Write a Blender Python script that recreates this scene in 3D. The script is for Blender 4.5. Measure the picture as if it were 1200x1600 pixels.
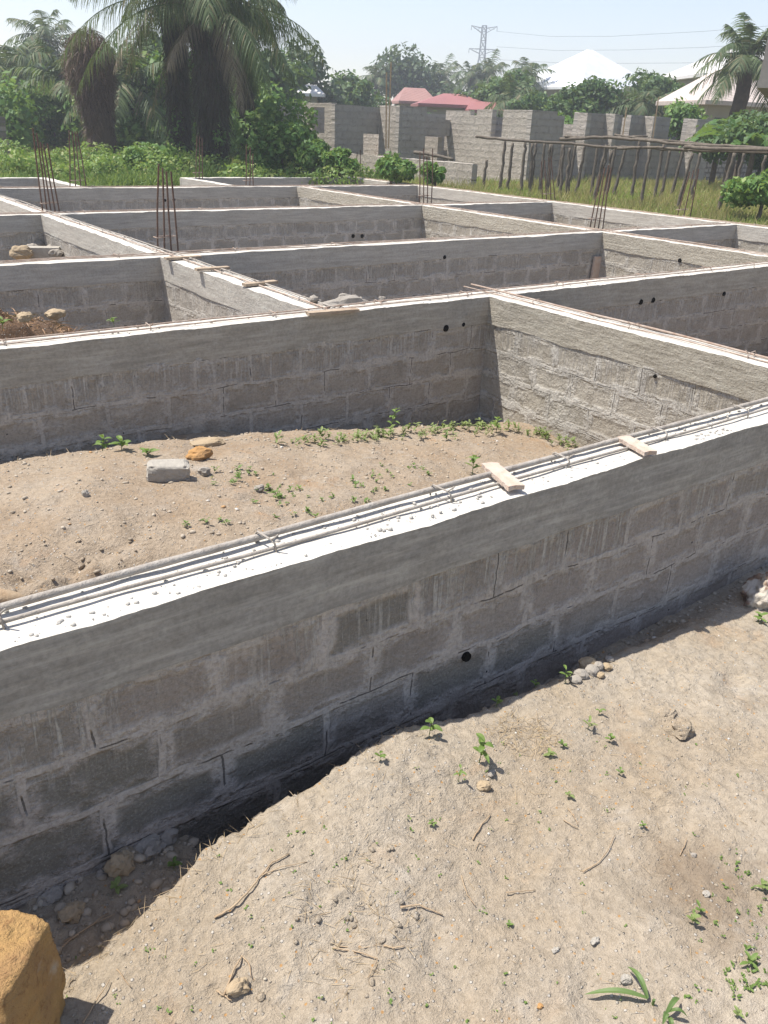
import bpy, math, random
import numpy as np
from mathutils import Vector, Matrix, noise
random.seed(7); RS = np.random.RandomState(11)
S = bpy.context.scene
for o in list(bpy.data.objects): bpy.data.objects.remove(o)
COL = S.collection
# ------------------------------------------------------------------ camera
F, PITCH, ROLL, YAW = 1275.6, 0.440, 0.041, -0.647      # focal (px of the 1200x1600 frame), angles
CZ = 1.25                                                # eye above the wall tops (z = 0)
def _axes():
    cp, sp = math.cos(PITCH), math.sin(PITCH)
    Fw = Vector((0, cp, -sp)); U = Vector((0, sp, cp)); X = Vector((1, 0, 0))
    X2 = math.cos(ROLL)*X + math.sin(ROLL)*U; U2 = -math.sin(ROLL)*X + math.cos(ROLL)*U
    M = Matrix.Rotation(YAW, 3, 'Z')
    return M @ X2, M @ U2, M @ Fw
AX, AU, AF = _axes()
cam = bpy.data.cameras.new('camera'); co = bpy.data.objects.new('camera', cam); COL.objects.link(co)
cam.sensor_fit = 'VERTICAL'; cam.sensor_height = 36; cam.lens = F/1600*36
cam.clip_start = 0.05; cam.clip_end = 3000
co.matrix_world = Matrix(((AX.x, AU.x, -AF.x, 0), (AX.y, AU.y, -AF.y, 0), (AX.z, AU.z, -AF.z, CZ), (0, 0, 0, 1)))
S.camera = co
S.render.resolution_x = 768; S.render.resolution_y = 1024
# ------------------------------------------------------------------ light
SUN = Vector((-0.33, 0.31, 1.0)).normalized()            # towards the sun
w = bpy.data.worlds.new('World'); S.world = w; w.use_nodes = True
nt = w.node_tree; bg = nt.nodes['Background']; sky = nt.nodes.new('ShaderNodeTexSky')
sky.sky_type = 'NISHITA'; sky.sun_disc = False
sky.sun_elevation = math.asin(SUN.z); sky.sun_rotation = math.atan2(SUN.x, SUN.y)
sky.air_density = 1.0; sky.dust_density = 0.6; sky.ozone_density = 1.5
tint = nt.nodes.new('ShaderNodeVectorMath'); tint.operation = 'MULTIPLY'; tint.inputs[1].default_value = (1.10, .955, .89)   # dusty, warmer air
nt.links.new(sky.outputs[0], tint.inputs[0]); nt.links.new(tint.outputs[0], bg.inputs[0]); bg.inputs[1].default_value = 0.114
sl = bpy.data.lights.new('sun', 'SUN'); sl.energy = 4.2; sl.angle = math.radians(0.6); sl.color = (1, 0.95, 0.87)
so = bpy.data.objects.new('sun', sl); COL.objects.link(so); so.rotation_euler = SUN.to_track_quat('Z', 'Y').to_euler()
so.location = (0, 0, 30)
S.view_settings.view_transform = 'Standard'; S.view_settings.look = 'None'; S.view_settings.gamma = 1
S.view_settings.exposure = 0.94
# ------------------------------------------------------------------ pixel helpers (layout measured in the photograph)
def ray(px, py): return AF*F + AX*(px-600) - AU*(py-800)
def onp(px, py, ax, v):
    d = ray(px, py); o = Vector((0, 0, CZ)); return o + d*((v-o[ax])/d[ax])
def onz(px, py, z): return onp(px, py, 2, z)
def atd(px, py, dist):
    d = ray(px, py); return Vector((0, 0, CZ)) + d*(dist/math.hypot(d.x, d.y))
# ------------------------------------------------------------------ object helpers
def link(o, parent=None):
    COL.objects.link(o)
    if parent: o.parent = parent
    return o
def tag(o, label=None, cat=None, group=None, kind=None):
    if label: o['label'] = label
    if cat: o['category'] = cat
    if group: o['group'] = group
    if kind: o['kind'] = kind
    return o
def thing(name, label, cat, loc=(0, 0, 0), group=None):
    return tag(link(bpy.data.objects.new(name, None)), label, cat, group) if not any(loc) else _thing(name, label, cat, loc, group)
def _thing(name, label, cat, loc, group):
    o = link(bpy.data.objects.new(name, None)); o.location = loc; return tag(o, label, cat, group)
class MB:
    def __init__(s): s.v = []; s.f = []
    def add(s, vs, fs):
        n = len(s.v); s.v += [tuple(v) for v in vs]; s.f += [tuple(i+n for i in f) for f in fs]
    def box(s, a, b):
        x0, y0, z0 = a; x1, y1, z1 = b
        s.add([(x0,y0,z0),(x1,y0,z0),(x1,y1,z0),(x0,y1,z0),(x0,y0,z1),(x1,y0,z1),(x1,y1,z1),(x0,y1,z1)],
              [(0,3,2,1),(4,5,6,7),(0,1,5,4),(1,2,6,5),(2,3,7,6),(3,0,4,7)])
    def beam(s, a, b, wd, h, up=(0, 0, 1)):
        a = Vector(a); b = Vector(b); d = (b-a).normalized(); side = d.cross(Vector(up))
        if side.length < 1e-4: side = Vector((1, 0, 0))
        side.normalize(); u = side.cross(d)
        vs = [p+side*sx*wd/2+u*sz*h/2 for p in (a, b) for sx, sz in ((-1,-1),(1,-1),(1,1),(-1,1))]
        s.add(vs, [(0,1,2,3),(7,6,5,4),(0,4,5,1),(1,5,6,2),(2,6,7,3),(3,7,4,0)])
    def tube(s, pts, rad, n=6, cap=True):
        pts = [Vector(p) for p in pts]; m = len(pts)
        rs = rad if isinstance(rad, (list, tuple)) else [rad]*m
        vs = []; ref = None
        for i, p in enumerate(pts):
            d = (pts[min(i+1, m-1)]-pts[max(i-1, 0)]).normalized()
            if ref is None: ref = d.orthogonal().normalized()
            ref = (ref - d*ref.dot(d)).normalized(); bi = d.cross(ref)
            for k in range(n):
                a = 2*math.pi*k/n; vs.append(p+(ref*math.cos(a)+bi*math.sin(a))*rs[i])
        fs = [(i*n+k, i*n+(k+1) % n, (i+1)*n+(k+1) % n, (i+1)*n+k) for i in range(m-1) for k in range(n)]
        if cap: fs += [tuple(range(n))[::-1], tuple(range((m-1)*n, m*n))]
        s.add(vs, fs)
    def rock(s, c, r, seed=0, sub=2, rough=.35, flat=.75, boxy=0.0):
        import bmesh
        bm = bmesh.new(); bmesh.ops.create_icosphere(bm, subdivisions=sub, radius=1)
        rr = r if isinstance(r, (tuple, list)) else (r, r, r*flat)
        o = Vector((seed*3.17, seed*1.31, seed*7.7)); vs = []
        for v in bm.verts:
            q = v.co.copy()
            if boxy: q = q.lerp(q/max(abs(q.x), abs(q.y), abs(q.z)), boxy)
            k = 1 + rough*(noise.noise(v.co*1.3+o)+.5*noise.noise(v.co*3.1+o)+.22*noise.noise(v.co*8+o))
            vs.append((c[0]+q.x*rr[0]*k, c[1]+q.y*rr[1]*k, c[2]+q.z*rr[2]*k))
        fs = [tuple(v.index for v in f.verts) for f in bm.faces]; bm.free(); s.add(vs, fs)
    def build(s, name, mat, parent=None, smooth=False):
        off = Vector(parent_loc(parent)) if parent else Vector()
        me = bpy.data.meshes.new(name); me.from_pydata([tuple(Vector(v)-off) for v in s.v], [], s.f)
        me.materials.append(mat)
        if smooth: me.shade_smooth()
        me.update(); return link(bpy.data.objects.new(name, me), parent)
def parent_loc(p):
    l = Vector(p.location)
    while p.parent: p = p.parent; l += p.location
    return l
def np_mesh(name, V, Fq, mat, parent=None, smooth=False):
    V = np.asarray(V, np.float32).reshape(-1, 3)
    if parent is not None: V = V - np.array(parent_loc(parent), np.float32)
    Fq = np.asarray(Fq, np.int32); k = Fq.shape[1]
    me = bpy.data.meshes.new(name); me.vertices.add(len(V)); me.vertices.foreach_set('co', V.ravel())
    me.loops.add(Fq.size); me.loops.foreach_set('vertex_index', Fq.ravel())
    me.polygons.add(len(Fq)); me.polygons.foreach_set('loop_start', np.arange(0, Fq.size, k, dtype=np.int32))
    me.polygons.foreach_set('loop_total', np.full(len(Fq), k, np.int32))
    me.materials.append(mat); me.update(calc_edges=True); me.validate()
    if smooth: me.shade_smooth()
    return link(bpy.data.objects.new(name, me), parent)
def fbm(x, y, z=0.0, o=4, s=1.0):
    v = 0; a = 1
    for i in range(o):
        v += a*noise.noise(Vector((x*s, y*s, z*s+i*5.3))); a *= .5; s *= 2.05
    return v
# ------------------------------------------------------------------ materials
class NT:
    def __init__(s, name, rough=.9, spec=.2):
        s.m = bpy.data.materials.new(name); s.m.use_nodes = True; s.t = s.m.node_tree; s.n = s.t.nodes
        s.b = s.n['Principled BSDF']; s.b.inputs['Roughness'].default_value = rough
        s.b.inputs['Specular IOR Level'].default_value = spec
    def new(s, t, **k):
        nd = s.n.new(t)
        for a, b in k.items(): setattr(nd, a, b)
        return nd
    def l(s, a, b): s.t.links.new(a, b)
    def put(s, sock, v):
        if isinstance(v, bpy.types.NodeSocket): s.l(v, sock)
        else: sock.default_value = v
    def pos(s): return s.new('ShaderNodeNewGeometry').outputs['Position']
    def obj(s): return s.new('ShaderNodeTexCoord').outputs['Object']
    def noise(s, vec, scale, detail=4, rough=.55, col=False, dist=0):
        n = s.new('ShaderNodeTexNoise'); s.put(n.inputs['Vector'], vec); n.inputs['Scale'].default_value = scale
        n.inputs['Detail'].default_value = detail; n.inputs['Roughness'].default_value = rough
        n.inputs['Distortion'].default_value = dist
        return n.outputs['Color' if col else 'Fac']
    def vor(s, vec, scale, feat='F1', out='Distance'):
        n = s.new('ShaderNodeTexVoronoi', feature=feat); s.put(n.inputs['Vector'], vec); n.inputs['Scale'].default_value = scale
        return n.outputs[out]
    def math(s, op, a, b=0.0, c=0.0, clamp=False):
        n = s.new('ShaderNodeMath', operation=op, use_clamp=clamp); s.put(n.inputs[0], a); s.put(n.inputs[1], b); s.put(n.inputs[2], c)
        return n.outputs[0]
    def vmath(s, op, a, b=(0, 0, 0)):
        n = s.new('ShaderNodeVectorMath', operation=op); s.put(n.inputs[0], a); s.put(n.inputs[1], b); return n.outputs[0]
    def mix(s, f, a, b):
        n = s.new('ShaderNodeMix', data_type='RGBA'); s.put(n.inputs['Factor'], f)
        for k, v in (('A', a), ('B', b)):
            sk = [i for i in n.inputs if i.name == k and i.type == 'RGBA'][0]
            if not isinstance(v, bpy.types.NodeSocket) and len(v) == 3: v = (*v, 1)
            s.put(sk, v)
        return [o for o in n.outputs if o.type == 'RGBA'][0]
    def ramp(s, f, lo, hi, a=0.0, b=1.0):
        n = s.new('ShaderNodeMapRange', clamp=True); s.put(n.inputs[0], f)
        n.inputs[1].default_value = lo; n.inputs[2].default_value = hi; n.inputs[3].default_value = a; n.inputs[4].default_value = b
        return n.outputs[0]
    def xyz(s, v):
        n = s.new('ShaderNodeSeparateXYZ'); s.l(v, n.inputs[0]); return n.outputs
    def comb(s, x, y, z):
        n = s.new('ShaderNodeCombineXYZ'); s.put(n.inputs[0], x); s.put(n.inputs[1], y); s.put(n.inputs[2], z); return n.outputs[0]
    def scale(s, c, f):
        n = s.new('ShaderNodeVectorMath', operation='SCALE'); s.put(n.inputs[0], c); s.put(n.inputs['Scale'], f); return n.outputs[0]
    def color(s, v):
        if not isinstance(v, bpy.types.NodeSocket) and len(v) == 3: v = (*v, 1)
        s.put(s.b.inputs['Base Color'], v)
    def bump(s, h, st=.5, d=.01, prev=None):
        n = s.new('ShaderNodeBump'); s.put(n.inputs['Height'], h); n.inputs['Strength'].default_value = st; n.inputs['Distance'].default_value = d
        if prev is not None: s.l(prev, n.inputs['Normal'])
        s.l(n.outputs[0], s.b.inputs['Normal']); return n.outputs[0]

def block_mat(name, axis, c1=(.20,.185,.165), c2=(.31,.285,.25), mort=(.33,.315,.285), seed=0.0, row=.21, wid=.415, z0=-.22, streak=.6, rough=1.0, smear=.5, dark=.35, ush=None, damp=None):
    """hollow cement blocks with smeared joints; axis = the horizontal direction the wall runs in"""
    g = NT(name, .92, .15); P = g.pos(); s = g.xyz(P)
    u = s[0] if axis == 'x' else s[1]
    base = g.comb(u, g.math('SUBTRACT', s[2], z0), seed)
    wob = g.vmath('SUBTRACT', g.noise(base, 3.2, 3, .6, col=True), (.5, .5, .5))
    wob2 = g.vmath('SUBTRACT', g.noise(base, 14, 3, .6, col=True), (.5, .5, .5))
    v = g.vmath('ADD', g.vmath('ADD', base, g.scale(wob, .055)), g.scale(wob2, .014))
    v = g.vmath('ADD', v, (ush if ush is not None else seed*.31+50, 40*row, 0))
    def brick(mo, ms):
        b = g.new('ShaderNodeTexBrick', offset=.5, squash=1.0); g.l(v, b.inputs['Vector'])
        b.inputs['Scale'].default_value = 1; b.inputs['Brick Width'].default_value = wid; b.inputs['Row Height'].default_value = row
        b.inputs['Mortar Size'].default_value = mo; b.inputs['Mortar Smooth'].default_value = ms
        b.inputs['Color1'].default_value = (0, 0, 0, 1); b.inputs['Color2'].default_value = (1, 1, 1, 1); b.inputs['Mortar'].default_value = (.5, .5, .5, 1)
        return b
    b = brick(.020, .5); tone = g.xyz(b.outputs['Color'])[0]; jf = b.outputs['Fac']
    n1 = g.noise(base, 2.3, 5, .6); n2 = g.noise(base, 9, 5, .65); n3 = g.noise(P, 60, 4, .7)
    t = g.math('ADD', g.math('MULTIPLY', tone, .75), g.math('MULTIPLY', g.math('SUBTRACT', n2, .5), .7), clamp=True)
    col = g.mix(t, c1, c2)
    dk = g.math('MULTIPLY', g.ramp(tone, .62, .98), dark)             # a few blocks of a darker, greener mix
    if damp: dk = g.math('MAXIMUM', dk, g.math('MULTIPLY', g.math('MULTIPLY', g.ramp(s[2], -.40, -.46, 0, 1), g.ramp(u, damp[1], damp[0], 0, .9)), g.ramp(g.math('ADD', tone, g.math('MULTIPLY', n1, .5)), .42, .62)))
    col = g.mix(dk, col, (.16, .15, .128))
    sm = g.ramp(g.math('ADD', n1, g.math('MULTIPLY', n2, .5)), .80, .92, 0, smear)
    b3 = brick(.062, .9); near = g.ramp(b3.outputs['Fac'], .02, .5)
    sm = g.math('MAXIMUM', g.math('MULTIPLY', near, g.ramp(g.math('ADD', g.math('MULTIPLY', n2, .6), g.math('MULTIPLY', g.noise(base, 3.7, 3), .4)), .42, .54, 0, .9)), sm)
    jm = g.math('MAXIMUM', g.math('MULTIPLY', jf, .85), sm)
    mc = g.mix(g.noise(base, 6, 4), [c*.82 for c in mort], [c*1.12 for c in mort])
    col = g.mix(jm, col, mc)
    # cement milk that ran down from the cast beam
    sv = g.comb(g.math('MULTIPLY', u, 38), g.math('MULTIPLY', s[2], 2.2), seed)
    st = g.noise(sv, 1.5, 4, .65); fall = g.ramp(g.math('ADD', s[2], g.math('MULTIPLY', g.noise(g.comb(g.math('MULTIPLY', u, 9), 0.0, seed), 1, 3), .35)), -.40, -.12, .0, 1.0)
    st = g.math('MULTIPLY', g.ramp(st, .49, .60), g.math('MULTIPLY', fall, g.ramp(g.noise(base, 1.7, 2), .33, .5)))
    col = g.mix(g.math('MULTIPLY', st, streak), col, (.56, .53, .485))
    col = g.mix(g.math('MULTIPLY', g.ramp(g.noise(base, .9, 3), .5, .75), .35), col, (.24, .205, .165))
    n4 = g.noise(P, 130, 3, .75); col = g.mix(g.ramp(n3, .42, .72, .0, .5), col, (.13, .115, .10)); col = g.mix(g.ramp(n4, .50, .72, 0, .45), col, (.46, .43, .39))
    col = g.mix(g.ramp(g.noise(base, 5, 5, .7), .52, .72, 0, .45), col, [x*.55 for x in c1])
    # open crack lines under some courses, pin holes
    b2 = brick(.0032, .1); ck = g.math('MULTIPLY', b2.outputs['Fac'], g.ramp(g.noise(base, 4.1, 3, .7), .54, .58))
    col = g.mix(g.math('MULTIPLY', ck, .75), col, (.05, .045, .04))
    ph = g.ramp(g.vor(base, 5.5), .018, .035, 1, 0)
    col = g.mix(ph, col, (.03, .028, .025)); g.color(col)
    h = g.math('ADD', g.math('MULTIPLY', jm, .35), g.math('MULTIPLY', n2, .9))
    h = g.math('ADD', h, g.math('MULTIPLY', n3, .30)); h = g.math('SUBTRACT', h, g.math('MULTIPLY', ck, .8))
    h = g.math('SUBTRACT', h, g.math('MULTIPLY', ph, 1.2)); h = g.math('ADD', h, g.math('MULTIPLY', st, .2))
    g.bump(h, min(1, .9*rough), .035); return g.m
def plaster_mat(name, c=(.25,.24,.215), c2=(.34,.325,.29), rough=.5, scale=1.0, lay=.3):
    g = NT(name, .9, .2); P = g.pos(); s = g.xyz(P)
    v = g.comb(g.math('MULTIPLY', g.math('ADD', s[0], s[1]), 1.0), g.math('MULTIPLY', s[2], 4.5), 0.0)
    a = g.noise(v, 1.6*scale, 5, .6); b = g.noise(P, 9*scale, 5, .65); d = g.noise(P, 55, 4, .7)
    col = g.mix(g.math('ADD', g.math('MULTIPLY', a, .9), g.math('MULTIPLY', g.math('SUBTRACT', b, .5), .9), clamp=True), c, c2)
    col = g.mix(g.ramp(b, .55, .75, 0, .5), col, (.42, .40, .36)); col = g.mix(g.ramp(d, .40, .72, .0, .45), col, [x*.5 for x in c])
    sw = g.noise(g.comb(g.math('MULTIPLY', g.math('ADD', s[0], s[1]), 2.2), g.math('MULTIPLY', s[2], 26), 1.0), 1.2, 5, .7); col = g.mix(g.ramp(sw, .50, .72, 0, .55), col, [min(.6, x*1.25) for x in c2]); col = g.mix(g.ramp(sw, .46, .30, 0, .45), col, [x*.62 for x in c]); g.color(col)
    h = g.math('ADD', g.math('MULTIPLY', g.noise(P, 22, 6, .75), 1.0), g.math('MULTIPLY', b, .6))
    h = g.math('ADD', h, g.math('MULTIPLY', g.noise(v, 8, 4, .7), lay)); g.bump(h, rough, .02); return g.m
def simple_mat(name, c, c2=None, sc=8, rough=.85, bst=.4, bsc=30, spec=.2, metal=0.0, coords='obj'):
    g = NT(name, rough, spec); P = g.obj() if coords == 'obj' else g.pos()
    c2 = c2 or [x*.7 for x in c]
    g.color(g.mix(g.ramp(g.noise(P, sc, 5, .65), .3, .7), c, c2)); g.b.inputs['Metallic'].default_value = metal
    if bst: g.bump(g.noise(P, bsc, 4, .7), bst, .01)
    return g.m
def leaf_mat(name, a, b, c=None, trans=.35, rough=.55, spec=.35):
    g = NT(name, rough, spec); r = g.new('ShaderNodeNewGeometry').outputs['Random Per Island']
    col = g.mix(r, a, b)
    if c: col = g.mix(g.ramp(r, .8, .9), col, c)
    P = g.obj(); col = g.mix(g.ramp(g.noise(P, .9, 3), .35, .7, 0, .45), col, [x*.55 for x in a]); g.color(col)
    tr = g.new('ShaderNodeBsdfTranslucent'); g.l(g.mix(.5, col, (.25, .34, .05)), tr.inputs[0])
    ms = g.new('ShaderNodeMixShader'); ms.inputs[0].default_value = trans
    g.l(g.b.outputs[0], ms.inputs[1]); g.l(tr.outputs[0], ms.inputs[2]); g.l(ms.outputs[0], g.n['Material Output'].inputs[0]); return g.m
def soil_mat(name, base=(.385,.312,.225), alt=(.465,.40,.315), orange=(.42,.24,.11), grey=(.38,.335,.275), ora=.5, bst=1.0):
    g = NT(name, .97, .08); P = g.pos()
    big = g.noise(P, 1.3, 4, .55); mid = g.noise(P, 6, 5, .6); fin = g.noise(P, 42, 5, .7); gr = g.noise(P, 190, 3, .75)
    col = g.mix(g.ramp(big, .35, .65), base, alt); col = g.mix(g.ramp(mid, .45, .68, 0, .55), col, grey)
    col = g.mix(g.math('MULTIPLY', g.ramp(g.noise(P, 2.1, 5, .7, dist=.6), .58, .78), ora), col, orange)
    col = g.mix(g.ramp(fin, .30, .60, .50, 0), col, [x*.45 for x in base]); col = g.mix(g.ramp(gr, .56, .75, 0, .6), col, (.55, .50, .42))
    wet = g.vmath('SUBTRACT', g.vmath('ADD', P, g.scale(g.vmath('SUBTRACT', g.noise(P, 7, 4, .6, col=True), (.5, .5, .5)), .35)), (1.86, .78, -.77)); ln = g.new('ShaderNodeVectorMath', operation='LENGTH'); g.l(wet, ln.inputs[0])
    col = g.mix(g.ramp(ln.outputs['Value'], .26, .10, 0, .6), col, (.19, .135, .085))
    col = g.mix(g.math('MULTIPLY', g.ramp(g.noise(P, 3.3, 5, .65, dist=.4), .60, .70), .45), col, (.50, .46, .40)); col = g.mix(g.math('MULTIPLY', g.ramp(g.noise(P, 2.6, 6, .7), .57, .70), .5), col, [x*.62 for x in base])
    sp = g.vor(P, 62); rnd = g.xyz(g.vor(P, 62, 'F1', 'Color'))[0]                       # grit of mixed colours
    gm = g.math('MULTIPLY', g.ramp(sp, .22, .32, 1, 0), g.ramp(rnd, .72, .76))
    gc = g.mix(g.ramp(rnd, .76, 1.0), (.30, .27, .23), (.60, .56, .50)); col = g.mix(g.math('MULTIPLY', gm, .75), col, gc)
    gm2 = g.math('MULTIPLY', g.ramp(sp, .2, .3, 1, 0), g.ramp(rnd, .08, .05)); col = g.mix(g.math('MULTIPLY', gm2, .8), col, (.45, .24, .08)); g.color(col)
    h = g.math('ADD', g.math('MULTIPLY', mid, .9), g.math('MULTIPLY', fin, .75)); h = g.math('ADD', h, g.math('MULTIPLY', gr, .28))
    h = g.math('ADD', h, g.math('MULTIPLY', gm, .25)); g.bump(h, bst, .022); return g.m

M = {}
M['top'] = simple_mat('cement_top', (.60,.57,.51), (.47,.44,.39), 12, .9, .5, 45, coords='pos')
M['soil'] = soil_mat('sandy_soil')
M['soil2'] = soil_mat('cell_soil', (.33,.245,.165), (.41,.335,.25), (.44,.25,.12), (.37,.32,.26), .85, 1.0)
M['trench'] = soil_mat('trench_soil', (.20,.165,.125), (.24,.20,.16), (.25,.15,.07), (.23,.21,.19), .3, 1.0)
M['field'] = soil_mat('field_soil', (.16,.15,.07), (.24,.20,.10), (.2,.18,.06), (.14,.17,.06), .3, 1.0)
M['rust'] = simple_mat('rusty_steel', (.085,.05,.035), (.15,.095,.07), 25, .8, .5, 120)
M['crust'] = simple_mat('mortar_crusted_steel', (.40,.37,.33), (.27,.235,.20), 18, .9, .8, 60)
M['palebar'] = simple_mat('dusty_steel', (.46,.40,.34), (.27,.17,.12), 14, .85, .5, 90)
M['wood'] = simple_mat('weathered_wood', (.42,.34,.25), (.28,.21,.15), 9, .85, .4, 60)
M['scrap'] = simple_mat('reddish_wood_offcut', (.46,.33,.25), (.50,.44,.38), 22, .9, .8, 45)
M['stick'] = simple_mat('grey_bark', (.09,.075,.06), (.17,.145,.115), 11, .9, .7, 30)
M['plank'] = simple_mat('new_plank', (.50,.36,.22), (.38,.27,.17), 5, .85, .3, 30)
M['rock_o'] = simple_mat('laterite', (.42,.23,.08), (.33,.20,.10), 6, .92, 1.0, 22)
def lat():
    g = NT('laterite_boulder', .95, .1); P = g.obj(); a = g.noise(P, 9, 6, .7); b = g.noise(P, 38, 5, .75); c = g.mix(g.ramp(a, .35, .65), (.42, .265, .11), (.33, .20, .095)); c = g.mix(g.ramp(b, .56, .66, 0, .7), c, (.20, .105, .05))
    c = g.mix(g.ramp(g.noise(P, 6, 5, .6), .58, .66, 0, .7), c, (.46, .39, .30)); g.color(c); g.bump(g.math('ADD', g.math('MULTIPLY', a, .8), b), 1.0, .02); return g.m
M['boulder'] = lat()
M['rock_g'] = simple_mat('grey_stone', (.33,.30,.26), (.23,.205,.175), 9, .92, .9, 30)
M['rock_t'] = simple_mat('tan_stone', (.38,.30,.20), (.29,.22,.14), 9, .92, .9, 30)
M['cblock'] = simple_mat('cement_block', (.31,.285,.245), (.40,.37,.32), 14, .94, .8, 60)
M['straw'] = leaf_mat('dry_straw', (.42,.32,.19), (.30,.21,.12), trans=.1)
M['root'] = simple_mat('dry_twig', (.30,.21,.13), (.40,.31,.21), 25, .9, .5, 50)
M['weed'] = leaf_mat('weed_leaf', (.13,.215,.05), (.21,.30,.085), trans=.35)
M['wildweed'] = leaf_mat('wild_weeds', (.14,.25,.05), (.26,.36,.09), (.38,.40,.14), trans=.4)
M['weedpale'] = leaf_mat('pale_weed_leaf', (.20,.27,.085), (.28,.33,.13), trans=.35)
M['longleaf'] = leaf_mat('long_leaf', (.10,.17,.05), (.16,.23,.08), trans=.25)
# ------------------------------------------------------------------ foundation walls
T = .20
YA = {1: 1.968, 2: 5.09, 3: 8.12, 4: 12.30, 5: 16.74, 6: 19.52}
XB = {1: 4.86, 2: 3.21, 3: 9.87, 4: 13.26}
def slab(mb, axis, a0, a1, c0, c1, z0, z1, step, zstep, amp=.006, lowwob=0.0, seed=0, topamp=.004):
    """box with gridded long sides and gridded top; corner rows shared so the silhouette is uneven too"""
    n = max(2, int((a1-a0)/step)+1); m = max(1, int((z1-z0)/zstep+.5)); ns = [a0+(a1-a0)*i/(n-1) for i in range(n)]
    def P(a, c, z): return (a, c, z) if axis == 'x' else (c, a, z)
    prof = [(c0, z0+(z1-z0)*j/m) for j in range(m+1)] + [(c0+(c1-c0)*k/4, z1) for k in (1, 2, 3)] + [(c1, z1-(z1-z0)*j/m) for j in range(m+1)]
    L = len(prof); vs = []
    for a in ns:
        for j, (c, z) in enumerate(prof):
            dn = 0; dz = 0; w1 = fbm(a, z, c+seed, 3, 2.2)
            if j <= m: dn = -amp*w1*1.6
            elif j >= L-m-1: dn = amp*w1*1.6
            if z == z1: dz = topamp*fbm(a, c, seed, 3, 5)+topamp*noise.noise(Vector((a*.9, c, seed)))
            if z == z0 and lowwob: dz = lowwob*fbm(a, c, seed+9, 3, 3.0)
            if j in (m, L-m-1): dn *= 1; dz -= abs(topamp*1.2*noise.noise(Vector((a*17, c, seed))))
            vs.append(P(a, c+dn, z+dz))
    fs = [(i*L+j, (i+1)*L+j, (i+1)*L+j+1, i*L+j+1) if axis == 'x' else (i*L+j, i*L+j+1, (i+1)*L+j+1, (i+1)*L+j) for i in range(n-1) for j in range(L-1)]
    fs += [tuple(range(L)) if axis == 'x' else tuple(range(L))[::-1], tuple(range((n-1)*L, n*L))[::-1] if axis == 'x' else tuple(range((n-1)*L, n*L))]
    fs += [tuple((i*L, i*L+L-1, (i+1)*L+L-1, (i+1)*L)) for i in range(n-1)]
    mb.add(vs, fs)
GRP = 'concrete capped block foundation walls'
def wall(label, axis, c, spans, bmat, pmat, near=False, seed=0, zb=-1.45, extra=.008, top=True, holes=()):
    t = thing('foundation_wall', label, 'foundation wall', (spans[0][0], c, 0) if axis == 'x' else (c, spans[0][0], 0), GRP)
    st = .02 if near else .10
    mb = MB(); 
    for a0, a1 in spans: slab(mb, axis, a0, a1, c, c+T, zb, -.200, max(st, .04) if near else .25, .08 if near else .3, .006, seed=seed)
    mb.build('blockwork', bmat, t, smooth=False)
    mb = MB()
    for a0, a1 in spans: slab(mb, axis, a0, a1, c-extra, c+T+extra, -.222, 0, st, .03 if near else .07, .006, .014, seed+4, .005 if near else .009)
    o = mb.build('ring_beam', pmat, t); o.data.materials.append(M['top'])
    for p in o.data.polygons:
        if p.normal.z > .55: p.material_index = 1
    return t
WM = dict(
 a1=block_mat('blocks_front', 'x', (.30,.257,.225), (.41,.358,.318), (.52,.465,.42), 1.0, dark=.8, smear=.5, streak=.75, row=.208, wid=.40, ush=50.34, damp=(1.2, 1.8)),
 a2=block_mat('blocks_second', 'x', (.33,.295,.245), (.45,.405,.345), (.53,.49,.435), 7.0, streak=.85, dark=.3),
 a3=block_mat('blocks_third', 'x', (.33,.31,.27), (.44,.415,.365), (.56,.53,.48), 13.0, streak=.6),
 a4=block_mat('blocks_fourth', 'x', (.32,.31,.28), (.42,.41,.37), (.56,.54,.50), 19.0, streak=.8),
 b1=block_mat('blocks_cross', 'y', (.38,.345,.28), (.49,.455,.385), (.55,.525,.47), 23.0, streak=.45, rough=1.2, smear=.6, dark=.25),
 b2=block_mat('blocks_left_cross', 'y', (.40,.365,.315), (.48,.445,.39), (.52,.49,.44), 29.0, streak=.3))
PM = dict(
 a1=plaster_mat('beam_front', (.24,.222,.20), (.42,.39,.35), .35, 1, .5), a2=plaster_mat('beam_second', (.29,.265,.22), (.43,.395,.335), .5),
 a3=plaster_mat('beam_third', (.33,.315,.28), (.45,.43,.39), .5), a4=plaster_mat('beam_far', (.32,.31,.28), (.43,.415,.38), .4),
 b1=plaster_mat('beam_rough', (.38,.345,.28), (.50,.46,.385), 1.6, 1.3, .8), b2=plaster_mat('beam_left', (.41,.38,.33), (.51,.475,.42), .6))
Y = YA; X = XB
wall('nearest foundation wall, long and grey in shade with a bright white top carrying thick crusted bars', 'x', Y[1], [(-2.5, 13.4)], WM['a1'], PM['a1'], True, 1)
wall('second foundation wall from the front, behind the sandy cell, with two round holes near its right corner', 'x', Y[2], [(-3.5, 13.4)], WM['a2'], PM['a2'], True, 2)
wall('third foundation wall from the front, with the long cluster of starter bars at its crossing', 'x', Y[3], [(-4, X[4])], WM['a3'], PM['a3'], False, 3)
wall('fourth foundation wall from the front, with two small holes low in its middle', 'x', Y[4], [(-5, X[4])], WM['a4'], PM['a4'], False, 4)
wall('fifth foundation wall, low and far, below the palm trunks', 'x', Y[5], [(-7, X[4])], WM['a4'], PM['a4'], False, 5)
wall('farthest foundation wall, thin strip at the edge of the bushes', 'x', Y[6], [(8.62, X[4])], WM['a4'], PM['a4'], False, 6)
wall('farthest foundation wall at the left edge of the photo, in front of the grass', 'x', Y[6]+.02, [(-4, 5.15)], WM['a4'], PM['a4'], False, 7)
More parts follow.
